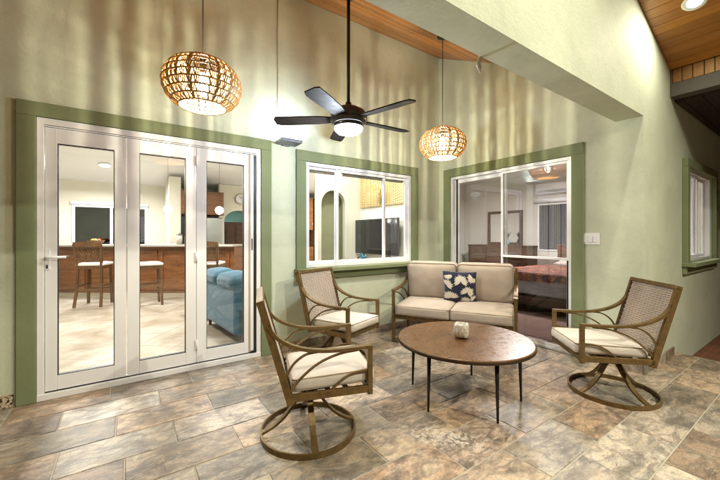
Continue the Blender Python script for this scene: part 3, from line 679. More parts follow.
# ---------------------------------------------------------------- swivel chair
def swivel_chair(loc, rz, label):
    t = thing('swivel_chair', label, 'armchair', (*loc, 0), rz, 'bronze swivel armchairs')
    w2, A, b, s, za, zb, zt = .252, .331, .134, .163, .595, .315, .872
    back = lambda f: (-b - s*f, zb + (zt-zb)*f)
    # base ring, curved legs and swivel
    rr = .297
    g = MB(); g.tube([(rr*math.cos(a), rr*math.sin(a), .0165) for a in [2*PI*k/56 for k in range(56)]], 0, rect=(.011, .033), up=(0,0,1), closed=True); g.build('base_ring', BRONZE, t)
    for k in range(4):
        a = R(90*k); c_, s_ = math.cos(a), math.sin(a)
        g = MB(); g.tube([(c_*r, s_*r, z) for r, z in [(p.x, p.z) for p in bez([(.012,0,.262),(.055,0,.235),(.10,0,.175),(.155,0,.108),(.22,0,.058),(rr-.004,0,.026)], 18)]], 0, rect=(.036, .014), up=(0,0,1)); g.build('leg', BRONZE, t)
    g = MB(); g.lathe([(0,.228),(.034,.232),(.040,.262),(.032,.268),(.032,.285),(.062,.288),(.066,.302),(0,.302)], seg=24); g.box(-.10, .14, -.09, .09, .300, .313, .003); g.box(.02, .12, -.05, -.02, .272, .302, .004)
    g.build('swivel', BLACKM, t)
    # seat frame
    g = MB()
    for sy in (-1, 1): g.box(-b-.012, A+.013, sy*w2-.012, sy*w2+.012, zb, zb+.042, .003)
    g.box(A-.012, A+.012, -w2+.012, w2-.012, zb, zb+.035, .003); g.box(-b-.012, -b+.012, -w2+.012, w2-.012, zb, zb+.035, .003)
    for x in (-.02, .09, .2): g.box(x-.015, x+.015, -w2+.012, w2-.012, zb+.004, zb+.016)
    g.build('seat_frame', BRONZE, t)
    for sy in (-1, 1):
        y = sy*w2
        g = MB(); g.box(A-.015, A+.015, y-.015, y+.015, zb-.012, za-.012, .003); g.build('arm_post', BRONZE, t)
        q = [back(0), back(1)]
        g = MB(); M4 = None
        g.tube([(q[0][0], y, q[0][1]-.012), (q[1][0], y, q[1][1])], 0, rect=(.024, .042), up=(0,1,0)) if False else g.tube([(q[0][0]-.0, y, q[0][1]-.014), (q[1][0], y, q[1][1])], 0, rect=(.040, .024), up=(0,1,0)); g.build('back_post', BRONZE, t)
        xa, z_a = back(.78)
        arm = bez([(xa, y, z_a), (-.20, y, .672), (-.10, y, .618), (.02, y, .590), (.16, y, .583), (A+.012, y, .588)], 24)
        g = MB(); g.tube(arm, 0, rect=(.036, .018), up=(0,0,1)); a_ = g.build('arm', BRONZE, t)
        for ctrl in ([(back(.22)[0], y, back(.22)[1]), (-.125, y, .52), (-.055, y, .572), (.03, y, .584)],
                     [(back(.08)[0], y, back(.08)[1]), (-.08, y, .44), (.02, y, .515), (.14, y, .558), (.26, y, .572)],
                     [(.10, y, zb+.04), (.16, y, .405), (.23, y, .438), (A-.01, y, .448)]):
            g = MB(); g.tube(bez(ctrl, 16), 0, rect=(.014, .011), up=(0,0,1)); g.build('arm_brace', BRONZE, t)
    # top rail and woven back (the panel follows the lean of the posts)
    lean = math.atan2(s, zt-zb); Lb = math.hypot(s, zt-zb)
    MBk = T((-b, 0, zb)) @ RY(-lean)          # local z runs up the back
    g = MB(); g.box(-.021, .021, -w2-.012, w2+.012, Lb-.012, Lb+.020, .004, MBk); g.build('top_rail', BRONZE, t)
    g = MB(); hw = w2-.014; nz, ny = 30, 26; z0, z1 = .05, Lb-.012; dz = (z1-z0)/nz; dy = 2*hw/ny
    g.mat = 1; g.box(-.003, .003, -hw, hw, z0, z1, 0, MBk); g.mat = 0
    for i in range(nz):            # weft strips weaving over pairs
        z = z0+(i+.5)*dz; pts = []
        for j in range(ny+1):
            y = -hw+j*dy; ph = ((j//2)+i) % 2; pts.append(MBk @ Vector((.0075 if ph else .0035, y, z)))
        g.tube(pts, 0, rect=(dz*.74, .004), up=tuple((MBk.to_3x3() @ Vector((1,0,0))))) 
        g.tube([Vector(p)-(MBk.to_3x3() @ Vector((.011,0,0))) for p in pts], 0, rect=(dz*.74, .004), up=tuple((MBk.to_3x3() @ Vector((1,0,0)))))
    for j in range(0, ny, 2):
        y = -hw+(j+1)*dy; pts = []
        for i in range(nz+1):
            z = z0+i*dz; ph = ((j//2)+i) % 2; pts.append(MBk @ Vector((.0035 if ph else .0070, y, z)))
        g.mat = 1 if False else 0
        g.tube(pts, 0, rect=(dy*.55, .003), up=tuple((MBk.to_3x3() @ Vector((1,0,0)))))
    g.build('woven_back', [WEAVE, WEAVED], t)
    # seat cushion
    g = MB(); sx, sy_, sz = A+b+.03, 2*w2-.030, .082
    M4 = T(((A-b)/2+.022, 0, zb+.044+sz/2)) @ RY(R(-1.5)); cushion(g, sx, sy_, sz, M4, .028, .012); cu = g.build('seat_cushion', CREAM, t)
    g = MB(); piping(g, sx, sy_, sz/2-.008, M4); piping(g, sx, sy_, -sz/2+.010, M4); g.build('piping', PIPING2, cu)
    return t
ch = swivel_chair((.96, 1.975), -.318, 'woven-back swivel armchair in front, by the folding doors')
dup(ch, (1.759, 2.969, 0), -1.216, 'woven-back swivel armchair under the window, left of the loveseat')
c3 = dup(ch, (3.19, 1.078, 0), 2.377, 'woven-back swivel armchair on the right, near the pillar')

for o in [x for x in bpy.data.objects if x.parent == c3 and x.name.startswith('leg')]: o.rotation_euler = (0, 0, R(20))
# ---------------------------------------------------------------- loveseat
# local x runs left to right along the front, local y runs back
ls = thing('loveseat', 'two-seat taupe cushioned loveseat in the corner', 'loveseat', (2.905, 2.479, 0), -1.044)
W2 = 1.265/2; dep = .56
for sx in (-1, 1):
    x = sx*(W2+.022)
    g = MB(); g.box(x-.015, x+.015, -.015, .025, .0, .600, .003); g.build('front_leg', BRONZE, ls)
    g = MB(); g.tube([(x, dep+.03, 0), (x, dep+.03, .30), (x, dep+.12, .86)], 0, rect=(.030, .036), up=(0,1,0)); g.build('rear_leg', BRONZE, ls)
    g = MB(); g.tube(bez([(x, dep+.10, .78), (x, dep-.02, .69), (x, dep-.16, .635), (x, .2, .612), (x, -.016, .606)], 20), 0, rect=(.040, .018), up=(0,0,1)); g.build('arm', BRONZE, ls)
    for ctrl in ([(x, dep+.03, .42), (x, dep-.08, .53), (x, dep-.2, .585), (x, .24, .602)], [(x, dep+.02, .32), (x, .38, .46), (x, .22, .54), (x, .05, .585)]):
        g = MB(); g.tube(bez(ctrl, 16), 0, rect=(.015, .012), up=(0,0,1)); g.build('arm_brace', BRONZE, ls)
    g = MB(); g.box(x-.013, x+.013, .025, dep+.02, .26, .30, .003); g.build('side_rail', BRONZE, ls)
    g = MB(); g.tube(bez([(x*.93, -.02, .012), (x*.93, .12, .03), (x*.93, .3, .045), (x*.93, .48, .03), (x*.93, .62, .012)], 16), 0, rect=(.03, .014), up=(0,0,1)); g.build('glider_foot', BRONZE, ls)
g = MB(); g.box(-W2, W2, 0, .024, .275, .322, .004); g.box(-W2, W2, dep, dep+.024, .275, .322, .004)
for k in range(5): xx = -W2+.12+k*(2*W2-.24)/4; g.box(xx-.02, xx+.02, .024, dep, .300, .315)
g.build('seat_frame', BRONZE, ls)
g = MB()
for z0, y0 in ((.36, dep+.045), (.86, dep+.125)): g.tube([(-W2, y0, z0), (W2, y0, z0)], 0, rect=(.024, .034), up=(0,0,1))
for k in range(9): xx = -W2+.08+k*(2*W2-.16)/8; g.tube([(xx, dep+.045, .36), (xx, dep+.125, .86)], 0, rect=(.012, .016), up=(0,1,0))
g.build('back_frame', BRONZE, ls)
cw = W2-.004
for sx in (-1, 1):
    g = MB(); M4 = T((sx*cw/2, dep/2-.022, .392)) @ RX(R(1.5)); cushion(g, cw-.004, dep+.03, .125, M4, .035, .018); cu = g.build('seat_cushion', TAUPE, ls)
    g = MB(); piping(g, cw-.004, dep+.03, .048, M4, .004); piping(g, cw-.004, dep+.03, -.048, M4, .004); g.build('piping', PIPING, cu)
    g = MB(); M4 = T((sx*cw/2, dep-.02, .685)) @ RX(R(90+11)) ; cushion(g, cw-.006, .47, .14, M4, .05, .035); cu = g.build('back_cushion', TAUPE, ls)
    g = MB(); piping(g, cw-.006, .47, -.052, M4, .004, .04); piping(g, cw-.006, .47, .052, M4, .004, .04); g.build('piping', PIPING, cu)
# ---------------------------------------------------------------- throw pillow
def pillow(world_loc, rz):
    t = thing('throw_pillow', 'navy throw pillow with cream flower heads on the loveseat', 'pillow', world_loc, rz)
    S, H0 = .385, .13
    M4 = RX(R(90+14))
    g = MB(); cushion(g, S, S, H0, M4, n=16, pillow=1); p = g.build('pillow_body', NAVY, t)
    def hgt(x, y):
        u, v = x/(S/2), y/(S/2); u = max(-.99, min(.99, u)); v = max(-.99, min(.99, v))
        return H0/2*(.12+.88*(max(0,1-abs(u)**2.2)*max(0,1-abs(v)**2.2))**.55)
    g = MB(); inn = S/2*.93
    def pt(x, y): x = max(-inn, min(inn, x)); y = max(-inn, min(inn, y)); return M4 @ Vector((x, y, hgt(x, y)+.0025))
    flowers = [(.02,.085,.088,-40,220),(-.15,.03,.085,-40,120),(-.10,-.13,.105,10,190),(.09,-.045,.080,-60,200),(.155,.13,.070,130,330),(.07,-.165,.070,10,170),(-.13,.16,.06,200,360),(.165,-.13,.05,60,230)]
    for cx, cy_, rad_, a0, a1 in flowers:
        n = max(7, int((a1-a0)/15)); 
        for k in range(n):
            a = R(a0+(k+.5)*(a1-a0)/n); L = rad_*random.uniform(.85, 1.08); wd = .0058*rad_/.06
            ring_l, ring_r = [], []
            for q, wf in ((.08,.25),(.3,.8),(.55,1.1),(.8,.8),(1.0,.04)):
                bx_, by_ = cx+math.cos(a)*L*q, cy_+math.sin(a)*L*q; nx, ny = -math.sin(a)*wd*wf, math.cos(a)*wd*wf
                ring_l.append(g.vert(pt(bx_+nx, by_+ny))); ring_r.append(g.vert(pt(bx_-nx, by_-ny)))
            for i in range(4): g.face((ring_l[i], ring_l[i+1], ring_r[i+1], ring_r[i]))
    g.build('flower_pattern', PETAL, p)
    return t
_c, _s = math.cos(-1.044), math.sin(-1.044)
def ls_pt(x, y, z): return (2.905+x*_c-y*_s, 2.479+x*_s+y*_c, z)
pillow(ls_pt(.045, .375, .640), -1.044+.05)

# ---------------------------------------------------------------- coffee table
ct = thing('coffee_table', 'round brown-topped coffee table on slim black legs', 'coffee table', (2.171, 1.717, 0))
tm = M('copper_brown_top', (.18,.075,.025), .3); _v = tm.coord((1, 1, 1))
n1 = tm.noise(_v, 3.2, 8, .65, .8); n2 = tm.noise(_v, 30, 6, .7)
tm.col(tm.mix(tm.rng(n2, .42, .68, 0, .12), tm.ramp(n1, [(.3, (.088,.042,.016)), (.5, (.12,.058,.021)), (.72, (.155,.076,.028))]), (.075,.033,.013))); tm.rgh(tm.rng(n2, .35, .65, .20, .42)); tm.bump(n2, .10, .0015)
g = MB(); g.lathe([(0,.450),(.500,.450),(.5075,.447),(.509,.440),(.509,.432),(.500,.428)], seg=96, smooth=False); tp = g.build('table_top', tm.m, ct)
for p_ in tp.data.polygons: p_.use_smooth = False
g = MB(); g.lathe([(.5095,.444),(.5115,.442),(.5115,.424),(.496,.421),(0,.421)], seg=96, smooth=False); g.build('rim', plain('dark_rim', (.05,.028,.014), .35, .5), ct)
for a in (119, 183, 250, 311, 29):
    ca, sa = math.cos(R(a)), math.sin(R(a))
    g = MB(); g.tube([(.415*ca, .415*sa, 0), (.405*ca, .405*sa, .425)], [.0075, .0155], 10); g.build('leg', BLACKM, ct)
g = MB()
g.lathe([(.39,.405),(.40,.405),(.40,.421),(.39,.421)], seg=48); g.build('under_ring', BLACKM, ct)
# candle jar
cj = thing('candle_jar', 'mottled white mercury-glass candle jar on the coffee table', 'candle jar', (2.150, 1.722, .450), .5)
jm = M('mottled_jar', (.6,.57,.5), .25); _v = jm.coord(); jn = jm.noise(_v, 38, 6, .7, 1.2)
jm.col(jm.ramp(jn, [(.34, (.20,.17,.13)), (.42, (.45,.40,.32)), (.55, (.72,.69,.61)), (.8, (.82,.80,.74))])); jm.bump(jn, .12, .0015)
g = MB(); sq = lambda a: (abs(math.cos(a))**5+abs(math.sin(a))**5)**(-1/5)
prof = [(.0,.012),(.046,.012),(.052,.02),(.055,.05),(.055,.095),(.050,.110),(.044,.114),(.040,.112),(.040,.03),(0,.03)]
rings = [[g.vert((r*sq(2*PI*k/40)*math.cos(2*PI*k/40)+1e-6*k, r*sq(2*PI*k/40)*math.sin(2*PI*k/40), z)) for k in range(40)] for r, z in prof]
g.smooth = True
for A_, B_ in zip(rings, rings[1:]):
    for k in range(40): g.face((A_[k], A_[(k+1)%40], B_[(k+1)%40], B_[k]))
g.smooth = False; g.build('jar', jm.m, cj)
g = MB(); g.lathe([(0,0),(.044,0),(.046,.006),(.040,.013),(0,.013)], seg=28); g.build('foot', plain('dark_foot', (.05,.03,.02), .4), cj)
g = MB(); g.lathe([(0,.07),(.038,.07),(.038,.078),(0,.080)], seg=24); g.tube([(0,0,.078),(.001,0,.09)], .0012, 5); g.build('candle', plain('candle_wax', (.75,.70,.58), .5), cj)

# ================================================================ great room seen through the doors and window
yA, yB = D1+.15, 10.3
def zi(y): return 3.55 - (y-yA)*(3.55-2.55)/(yB-yA)
g = MB(); g.prism([(yA+.001, zi(yA)), (yB+.1, zi(yB+.1)), (yB+.1, zi(yB)+.12), (yA+.001, zi(yA)+.12)], 'x', -4.0, 6.0)
struct(g.build('great_room_ceiling', ICEIL))
g = MB(); BWx = (-1.10, -.05, 1.0, 1.97)
g.wall('y', -4.0, 6.0, 0, 2.60, yB, yB+.15, [(-1.02, .36, .95, 1.93)])
tag(g.build('kitchen_wall', IWALL), 'cream back wall of the kitchen around the dark window', 'wall')
g = MB(); g.wall('x', yA, yB, 0, 3.6, -4.12, -4.0); g2 = tag(g.build('great_room_wall', IWALL), 'plain cream end wall of the great room', 'wall')
g = MB(); g.wall('x', 7.35, yB, 0, 3.6, 6.0, 6.12); tag(g.build('kitchen_end_wall', IWALL), 'cream end wall beyond the kitchen cabinets', 'wall')
g = MB(); g.wall('x', yA, 7.35, 0, 3.6, 3.90, 4.04); g.wall('y', 4.04, 9.3, 0, 3.6, 7.20, 7.35); tag(g.build('living_wall', [IWALL]), 'cream living room wall carrying the television', 'wall')
# wall with arched niche
g = MB(); ax0, ax1, az = 3.01, 3.54, 1.86; YN = 5.65
n = 14; arc = [((ax0+ax1)/2 + (ax1-ax0)/2*math.cos(PI-PI*k/n), az + (ax1-ax0)/2*math.sin(PI*k/n)) for k in range(n+1)]
for k in range(n):
    (xa, za), (xb, zb_) = arc[k], arc[k+1]; g.prism([(xa, za), (xb, zb_), (xb, 3.5), (xa, 3.5)], 'y', YN, YN+.10)
g.box(2.93, ax0, YN, YN+.10, 0, 3.5); g.box(ax1, 3.898, YN, YN+.10, 0, 3.5)
tag(g.build('arch_wall', IWALL), 'cream living room wall pierced by a tall arched niche', 'wall')
g = MB(); g.box(ax0-.02, ax1+.02, YN+.22, YN+.25, 0, 2.3); g.box(ax0-.02, ax0-.002, YN+.102, YN+.22, 0, 2.3); g.box(ax1+.002, ax1+.02, YN+.102, YN+.22, 0, 2.3); tag(g.build('arch_niche', IGREEN), 'olive green back of the arched niche', 'niche')
# fridge wall (slightly forward of the kitchen wall) with arched cabinet alcove
g = MB(); YF = 9.62; ac, ar, az2 = 2.56, .40, 1.66
arc = [(ac+ar*math.cos(PI-PI*k/n), az2+ar*.72*math.sin(PI*k/n)) for k in range(n+1)]
for k in range(n):
    (xa, za), (xb, zb_) = arc[k], arc[k+1]; g.prism([(xa, za), (xb, zb_), (xb, 2.64), (xa, 2.64)], 'y', YF, YF+.25)
g.box(2.02, ac-ar, YF, YF+.25, 0, 2.64); g.box(ac+ar, 4.3, YF, YF+.25, 0, 2.64); g.box(.80, 1.04, 9.02, yB-.002, 0, 2.64)
tag(g.build('alcove_wall', IWALL), 'cream kitchen wall with an arched alcove under the clock', 'wall')
g = MB(); g.box(ac-ar-.05, ac+ar+.05, YF+.252, YF+.28, 0, 2.2); tag(g.build('alcove_lining', ITEAL), 'teal painted back of the arched alcove', 'niche')
t = thing('alcove_cabinet', 'dark wood cabinet standing in the teal alcove', 'cabinet', (ac, YF+.12, 0))
g = MB(); g.box(-.385, .385, -.10, .12, 0, 1.62, .005); g.build('body', CHERRYD, t)
for i in range(3):
    g = MB(); x0 = -.37+i*.25; g.box(x0, x0+.235, -.12, -.102, .9, 1.58, .006); g.box(x0+.04, x0+.195, -.127, -.12, .96, 1.52, .004); d = g.build('door', CHERRYD, t)
    g = MB(); g.lathe([(0,0),(.012,.004),(.012,.012),(0,.018)], (x0+.21, -.13, 1.05), 10); g.build('knob', STEEL, d)
t = thing('wall_clock', 'round pale wall clock above the teal alcove', 'clock', (2.58, YF-.002, 2.27))
g = MB(); M4 = RX(R(90)); prof = [(.0,.0),(.145,.0),(.15,.02),(.13,.03)]
o_ = g.lathe(prof, seg=32).build('rim', plain('clock_rim', (.50,.42,.30), .4), t); o_.rotation_euler = (R(90),0,0)
g = MB(); o_ = g.lathe([(0,.012),(.13,.012)], seg=32).build('face', WHITE, t); o_.rotation_euler = (R(90),0,0)
g = MB(); g.tube([(0,-.018,0),(.05,-.018,.06)], .004, 5); g.tube([(0,-.018,0),(-.03,-.018,.09)], .003, 5); g.build('hand', BLACK, t)
# refrigerator
t = thing('refrigerator', 'stainless refrigerator under brown cabinets', 'refrigerator', (1.62, 9.3, 0))
g = MB(); g.box(-.57, .36, -.29, .30, .02, 1.70, .01); g.build('body', BLACKM, t)
for a, b_, c_, d_, hx in ((-.39, .35, .62, 1.69, -.33), (-.39, .35, .05, .60, -.33)):
    g = MB(); g.box(a, b_, -.34, -.295, c_, d_, .012); d = g.build('door', STEEL, t)
    g = MB(); g.tube([(hx, -.36, c_+.12), (hx, -.385, c_+.14), (hx, -.385, d_-.14), (hx, -.36, d_-.12)], .011, 8); g.build('handle', STEEL, d)
def cabinet(name, x0, x1, y0, y1, z0, z1, doors, label, mat=CHERRY):
    t = thing(name, label, 'cabinet', ((x0+x1)/2, (y0+y1)/2, z0))
    w_, d_, h_ = (x1-x0)/2, (y1-y0)/2, z1-z0
    g = MB(); g.box(-w_, w_, -d_, d_, 0, h_, .004); g.build('body', mat, t)
    for i in range(doors):
        a = -w_+.008+i*(2*w_-.008)/doors; b_ = a+(2*w_-.016)/doors-.006
        g = MB(); g.cur = (random.random(),)*3; ring(g, a, b_, .01, h_-.01, -d_-.022, -d_-.002, .055); g.box(a+.055, b_-.055, -d_-.012, -d_-.002, .065, h_-.065); d = g.build('door', mat, t)
        g = MB(); g.tube([(b_-.03, -d_-.04, h_*.12), (b_-.03, -d_-.04, h_*.12+.1)], .005, 6); g.build('handle', STEEL, d)
    return t
cabinet('wall_cabinet', 1.045, 2.0, 8.98, 9.60, 1.76, 2.34, 2, 'brown wall cabinet above the refrigerator')
cabinet('wall_cabinet', 4.30, 4.84, 9.65, 10.28, 1.42, 2.44, 2, 'cherry wall cabinet seen through the left light of the window')
cabinet('base_cabinet', 4.30, 4.84, 9.62, 10.28, 0, .90, 2, 'cherry base cabinet beside the wall oven')
t = thing('wall_oven', 'steel double wall oven in the kitchen corner', 'oven', (5.05, 9.92, 0))
g = MB(); g.box(-.18, .5, -.32, .34, 0, 2.42, .004); g.build('housing', CHERRY, t)
for z0 in (.62, 1.18):
    g = MB(); g.box(-.15, .47, -.35, -.322, z0, z0+.5, .006); d = g.build('oven_door', STEEL, t)
    g = MB(); g.box(-.10, .42, -.356, -.351, z0+.06, z0+.36, .004); g.build('oven_window', BLACK, d)
    g = MB(); g.tube([(-.1, -.385, z0+.44), (.42, -.385, z0+.44)], .010, 8); g.build('handle', STEEL, d)
# back window (night outside)
t = thing('kitchen_window', 'dark sliding window in the cream kitchen wall', 'window', (0, yB, 0))
g = MB(); ring(g, -1.08, .42, .90, 1.99, -.02, .07, .062); g.box(-.36, -.30, -.01, .05, .96, 1.93, .003); g.build('frame', WHITE, t)
g = MB(); g.box(-1.018, .358, .03, .036, .962, 1.928); g.build('glass', glass('night_glass', (.5,.5,.55), 2.2), t)
g = MB(); g.box(-1.10, .44, -.05, -.021, 1.99, 2.06, .004); g.build('blind_rail', WHITE, t)
# kitchen island
ix0, iy0, ix1, iy1 = -1.95, 9.76, 1.80, 7.17
ang = math.atan2(iy1-iy0, ix1-ix0); Li = math.hypot(ix1-ix0, iy1-iy0)
t = thing('kitchen_island', 'long cherry breakfast bar with a pale countertop', 'kitchen island', (ix0, iy0, 0), ang)
g = MB(); g.box(0, Li, 0, .55, .08, 1.02, .004); g.build('body', CHERRY, t)
g = MB(); g.box(.0, Li-.02, .01, .50, 0, .078); g.build('plinth', plain('plinth_tile', (.42,.36,.27), .5), t)
for i in range(6):
    g = MB(); a = .06+i*(Li-.1)/6; g.cur = (random.random(),)*3; ring(g, a, a+(Li-.1)/6-.05, .14, .96, -.02, -.001, .07); g.build('side_panel', CHERRY, t)
g = MB(); g.box(-.03, Li+.03, -.14, .62, 1.022, 1.062, .01); g.build('countertop', COUNTER, t)
# bar stools
def stool(x, y, rz, label):
    t = thing('bar_stool', label, 'bar stool', (x, y, 0), rz, 'wooden bar stools at the island')
    for sx in (-1, 1):
        g = MB(); g.tube([(sx*.19, .20, 0), (sx*.175, .175, .70)], 0, rect=(.038, .038), up=(0,1,0)); g.build('leg', OAKM, t)
        g = MB(); g.tube([(p.x, p.y, p.z) for p in bez([(sx*.20, -.25, 0), (sx*.185, -.19, .35), (sx*.18, -.18, .70), (sx*.19, -.215, .92), (sx*.20, -.26, 1.10)], 16)], 0, rect=(.034, .040), up=(0,1,0)); g.build('leg', OAKM, t)
    g = MB(); g.box(-.20, .20, -.19, .20, .66, .71, .006); g.build('seat_frame', OAKM, t)
    g = MB(); cushion(g, .43, .42, .06, T((0, .01, .738)), .025, .01, 8); g.build('seat', plain('stool_cushion', (.62,.56,.50), .8), t)
    g = MB(); g.tube(bez([(-.21, -.255, 1.09), (0, -.275, 1.105), (.21, -.255, 1.09)], 8), 0, rect=(.026, .085), up=(0,0,1)); g.tube([(-.18, -.195, .80), (.18, -.195, .80)], 0, rect=(.02, .03), up=(0,0,1))
    for k in range(-4, 5):
        for s_ in (-1, 1): g.tube([(max(-.17, min(.17, k*.042-.04*s_)), -.205, .82), (max(-.17, min(.17, k*.042+.04*s_)), -.245, 1.06)], 0, rect=(.009, .010), up=(0,1,0))
    g.build('backrest', OAKM, t)
    for a, b_ in (((-.185,.19,.28),(.185,.19,.28)), ((-.185,-.2,.30),(.185,-.2,.30)), ((-.185,-.2,.36),(-.185,.19,.36)), ((.185,-.2,.36),(.185,.19,.36))):
        g = MB(); g.tube([a, b_], 0, rect=(.020, .028), up=(0,0,1)); g.build('stretcher', OAKM, t)
    return t
s0 = stool(-.49, 7.745, R(-34.6)+.25, 'wooden bar stool seen through the left door panel')
dup(s0, (.30, 7.20, 0), R(-34.6)-.9, 'wooden bar stool turned sideways behind the middle door panel')
dup(s0, (1.27, 6.75, 0), R(-34.6)+.1, 'wooden bar stool behind the blue sofa')
# globe pendants
def globe(x, y, z, label):
    t = thing('globe_pendant', label, 'pendant lamp', (x, y, z), 0, 'small globe lamps over the island')
    g = MB(); g.tube([(0,0,.09), (0,0,zi(y)-z-.01)], .003, 5); g.build('cord', BLACKM, t)
    g = MB(); g.lathe([(0,zi(y)-z-.0),(.05,zi(y)-z-.0),(.05,zi(y)-z-.02),(0,zi(y)-z-.025)], seg=16); g.build('canopy', STEEL, t)
    g = MB(); g.lathe([(.082*math.sin(PI*k/14), .082*math.cos(PI*k/14)) for k in range(15)], seg=24); g.build('globe', GLOBEL, t)
    lamp('globe_lamp', 'POINT', (0,0,-.10), P_GLOBE, ROOM, .05, None, t)
globe(.678, 7.912, 1.79, 'small glowing globe lamp seen through the middle door panel')
globe(1.55, 7.34, 1.77, 'small glowing globe lamp seen through the right door panel')
def ceil_lamp(x, y, z, p, label, tilt=0, size=.5, col=ROOM):
    t = thing('ceiling_lamp', label, 'ceiling light', (x, y, z)); t.rotation_euler = (tilt, 0, 0)
    g = MB(); g.lathe([(0,-.002),(.11,-.002),(.115,-.02),(.10,-.035)], seg=32); g.build('rim', WHITE, t)
    g = MB(); g.lathe([(.10,-.030),(.07,-.050),(0,-.056)], seg=32); g.build('diffuser', PANELL, t)
    lamp('ceiling_lamp_light', 'AREA', (0,0,-.075), p, col, size, (0,0,-1), t, R(170))
tl = -math.atan(1.0/(yB-yA))
for i, (x, y, l_) in enumerate(((-.75, 6.3, 'round ceiling lamp over the left end of the kitchen'), (1.2, 5.6, 'round ceiling lamp over the blue sofa'), (2.9, 4.6, 'round ceiling lamp before the arched niche'), (4.7, 8.5, 'round ceiling lamp by the cherry cabinets'), (-.4, 8.9, 'round ceiling lamp near the kitchen window'))):
    ceil_lamp(x, y, zi(y), P_GREAT*(.55 if i == 2 else 1), l_, tl)
# blue sofa
t = thing('blue_sofa', 'blue upholstered sofa behind the right folding door panel', 'sofa', (1.02, 3.96, 0), R(6))
g = MB(); g.box(0, .86, 0, 1.18, .10, .42, .03); g.build('base', BLUEF, t)
g = MB(); g.box(-.02, .20, .0, 1.18, .10, .66, .04); g.build('backrest', BLUEF, t)
for i in range(2):
    g = MB(); cushion(g, .30, .575, .17, T((.10, .295+i*.59, .70)) @ RY(R(-6)), .07, .03, 10); g.build('back_cushion', BLUEF, t)
    g = MB(); cushion(g, .62, .50, .16, T((.53, .33+i*.52, .48)), .05, .03, 10); g.build('seat_cushion', BLUEF, t)
for y in (0, 1.06):
    g = MB(); g.box(.16, .86, y, y+.13, .10, .58, .04); g.build('arm', BLUEF, t)
for x in (.05, .8):
    for y in (.06, 1.12): g = MB(); g.tube([(x, y, 0), (x, y, .10)], [.018, .026], 8); g.build('leg', BLACKM, t)
t = thing('blue_ottoman', 'low blue ottoman beyond the end of the sofa', 'ottoman', (.90, 5.36, 0), R(6))
g = MB(); g.box(-.10, .5, 0, .6, .12, .40, .04); g.build('base', BLUEF, t)
g = MB(); cushion(g, .6, .6, .1, T((.20, .30, .44)), .04, .02, 8); g.build('cushion', BLUEF, t)
for x in (-.04, .44):
    for y in (.06, .54): g = MB(); g.tube([(x, y, 0), (x, y, .12)], [.015, .022], 8); g.build('leg', BLACKM, t)
# TV, console, art, ornament
t = thing('television', 'large black flat television standing before the cream wall', 'television', (3.78, 5.02, .80), R(0))
g = MB(); g.box(.0, .045, -.66, .64, .10, .76, .006); g.build('housing', BLACK, t)
g = MB(); g.box(-.003, -.0005, -.645, .625, .118, .745); g.build('screen', M('tv_screen', (.008,.008,.011), .08).m, t)
for y in (-.4, .4): g = MB(); g.tube([(-.10, y, .004), (.02, y, .11), (.14-.03, y, .004)], .010, 6); g.build('foot', BLACK, t)
t = thing('media_console', 'dark low media console under the television', 'console', (3.66, 4.9, 0))
g = MB(); g.box(-.20, .22, -.85, .72, .10, .76, .006); g.build('body', CHERRYD, t)
g = MB(); g.box(-.22, .235, -.87, .74, .762, .798, .006); g.build('top', COUNTER, t)
for i in range(3): g = MB(); g.box(-.222+.002, -.202, -.83+i*.52, -.83+i*.52+.50, .14, .73, .004); g.build('door', CHERRYD, t)
for y in (-.78, .65): g = MB(); g.box(-.17, .19, y-.03, y+.03, 0, .10); g.build('leg', BLACKM, t)
t = thing('wall_art', 'large square gold sunburst textured panel above the television', 'wall art', (3.897, 4.94, 1.80))
am = M('gold_panel', (.55,.40,.14), .5, .2); _v = am.coord(); gr = am.n('TexWave', wave_type='RINGS'); am.l(am.coord((1, 9, 1)), gr.inputs[0]); gr.inputs['Scale'].default_value = 1.2; gr.inputs['Distortion'].default_value = 6; gr.inputs['Detail'].default_value = 4
am.col(am.ramp(gr.outputs[1], [(.2, (.36,.24,.075)), (.5, (.58,.43,.18)), (.8, (.76,.63,.34))]))
g = MB(); g.box(-.035, -.001, -.64, .66, 0, .64, .004)
for k in range(34):
    a = PI*k/33; L = .62
    y_, z_ = L*math.cos(a), .60*math.sin(a); g.tube([(-.038, .0, .02), (-.038, max(-.62, min(.62, y_)), .02+z_)], .004, 4)
g.build('panel', am.m, t)
t = thing('blue_ornament', 'small blue glass bird ornament on the console by the window', 'ornament', (3.50, 4.98, .80))
BG = M('blue_glassware', (.03,.14,.22), .15).m
g = MB(); g.lathe([(0,0),(.045,0),(.04,.012),(.012,.022),(.012,.04),(0,.04)], seg=16); g.build('base', BG, t)
g = MB(); g.tube([(0,.13,.075),(0,.06,.055),(0,0,.06),(0,-.07,.075),(0,-.12,.10)], [.004,.022,.03,.018,.006], 10); g.tube([(0,.02,.07),(.03,.08,.12),(.05,.13,.13)], [.012,.014,.003], 6); g.tube([(0,.02,.07),(-.03,.08,.12),(-.05,.13,.13)], [.012,.014,.003], 6); g.build('bird', BG, t)

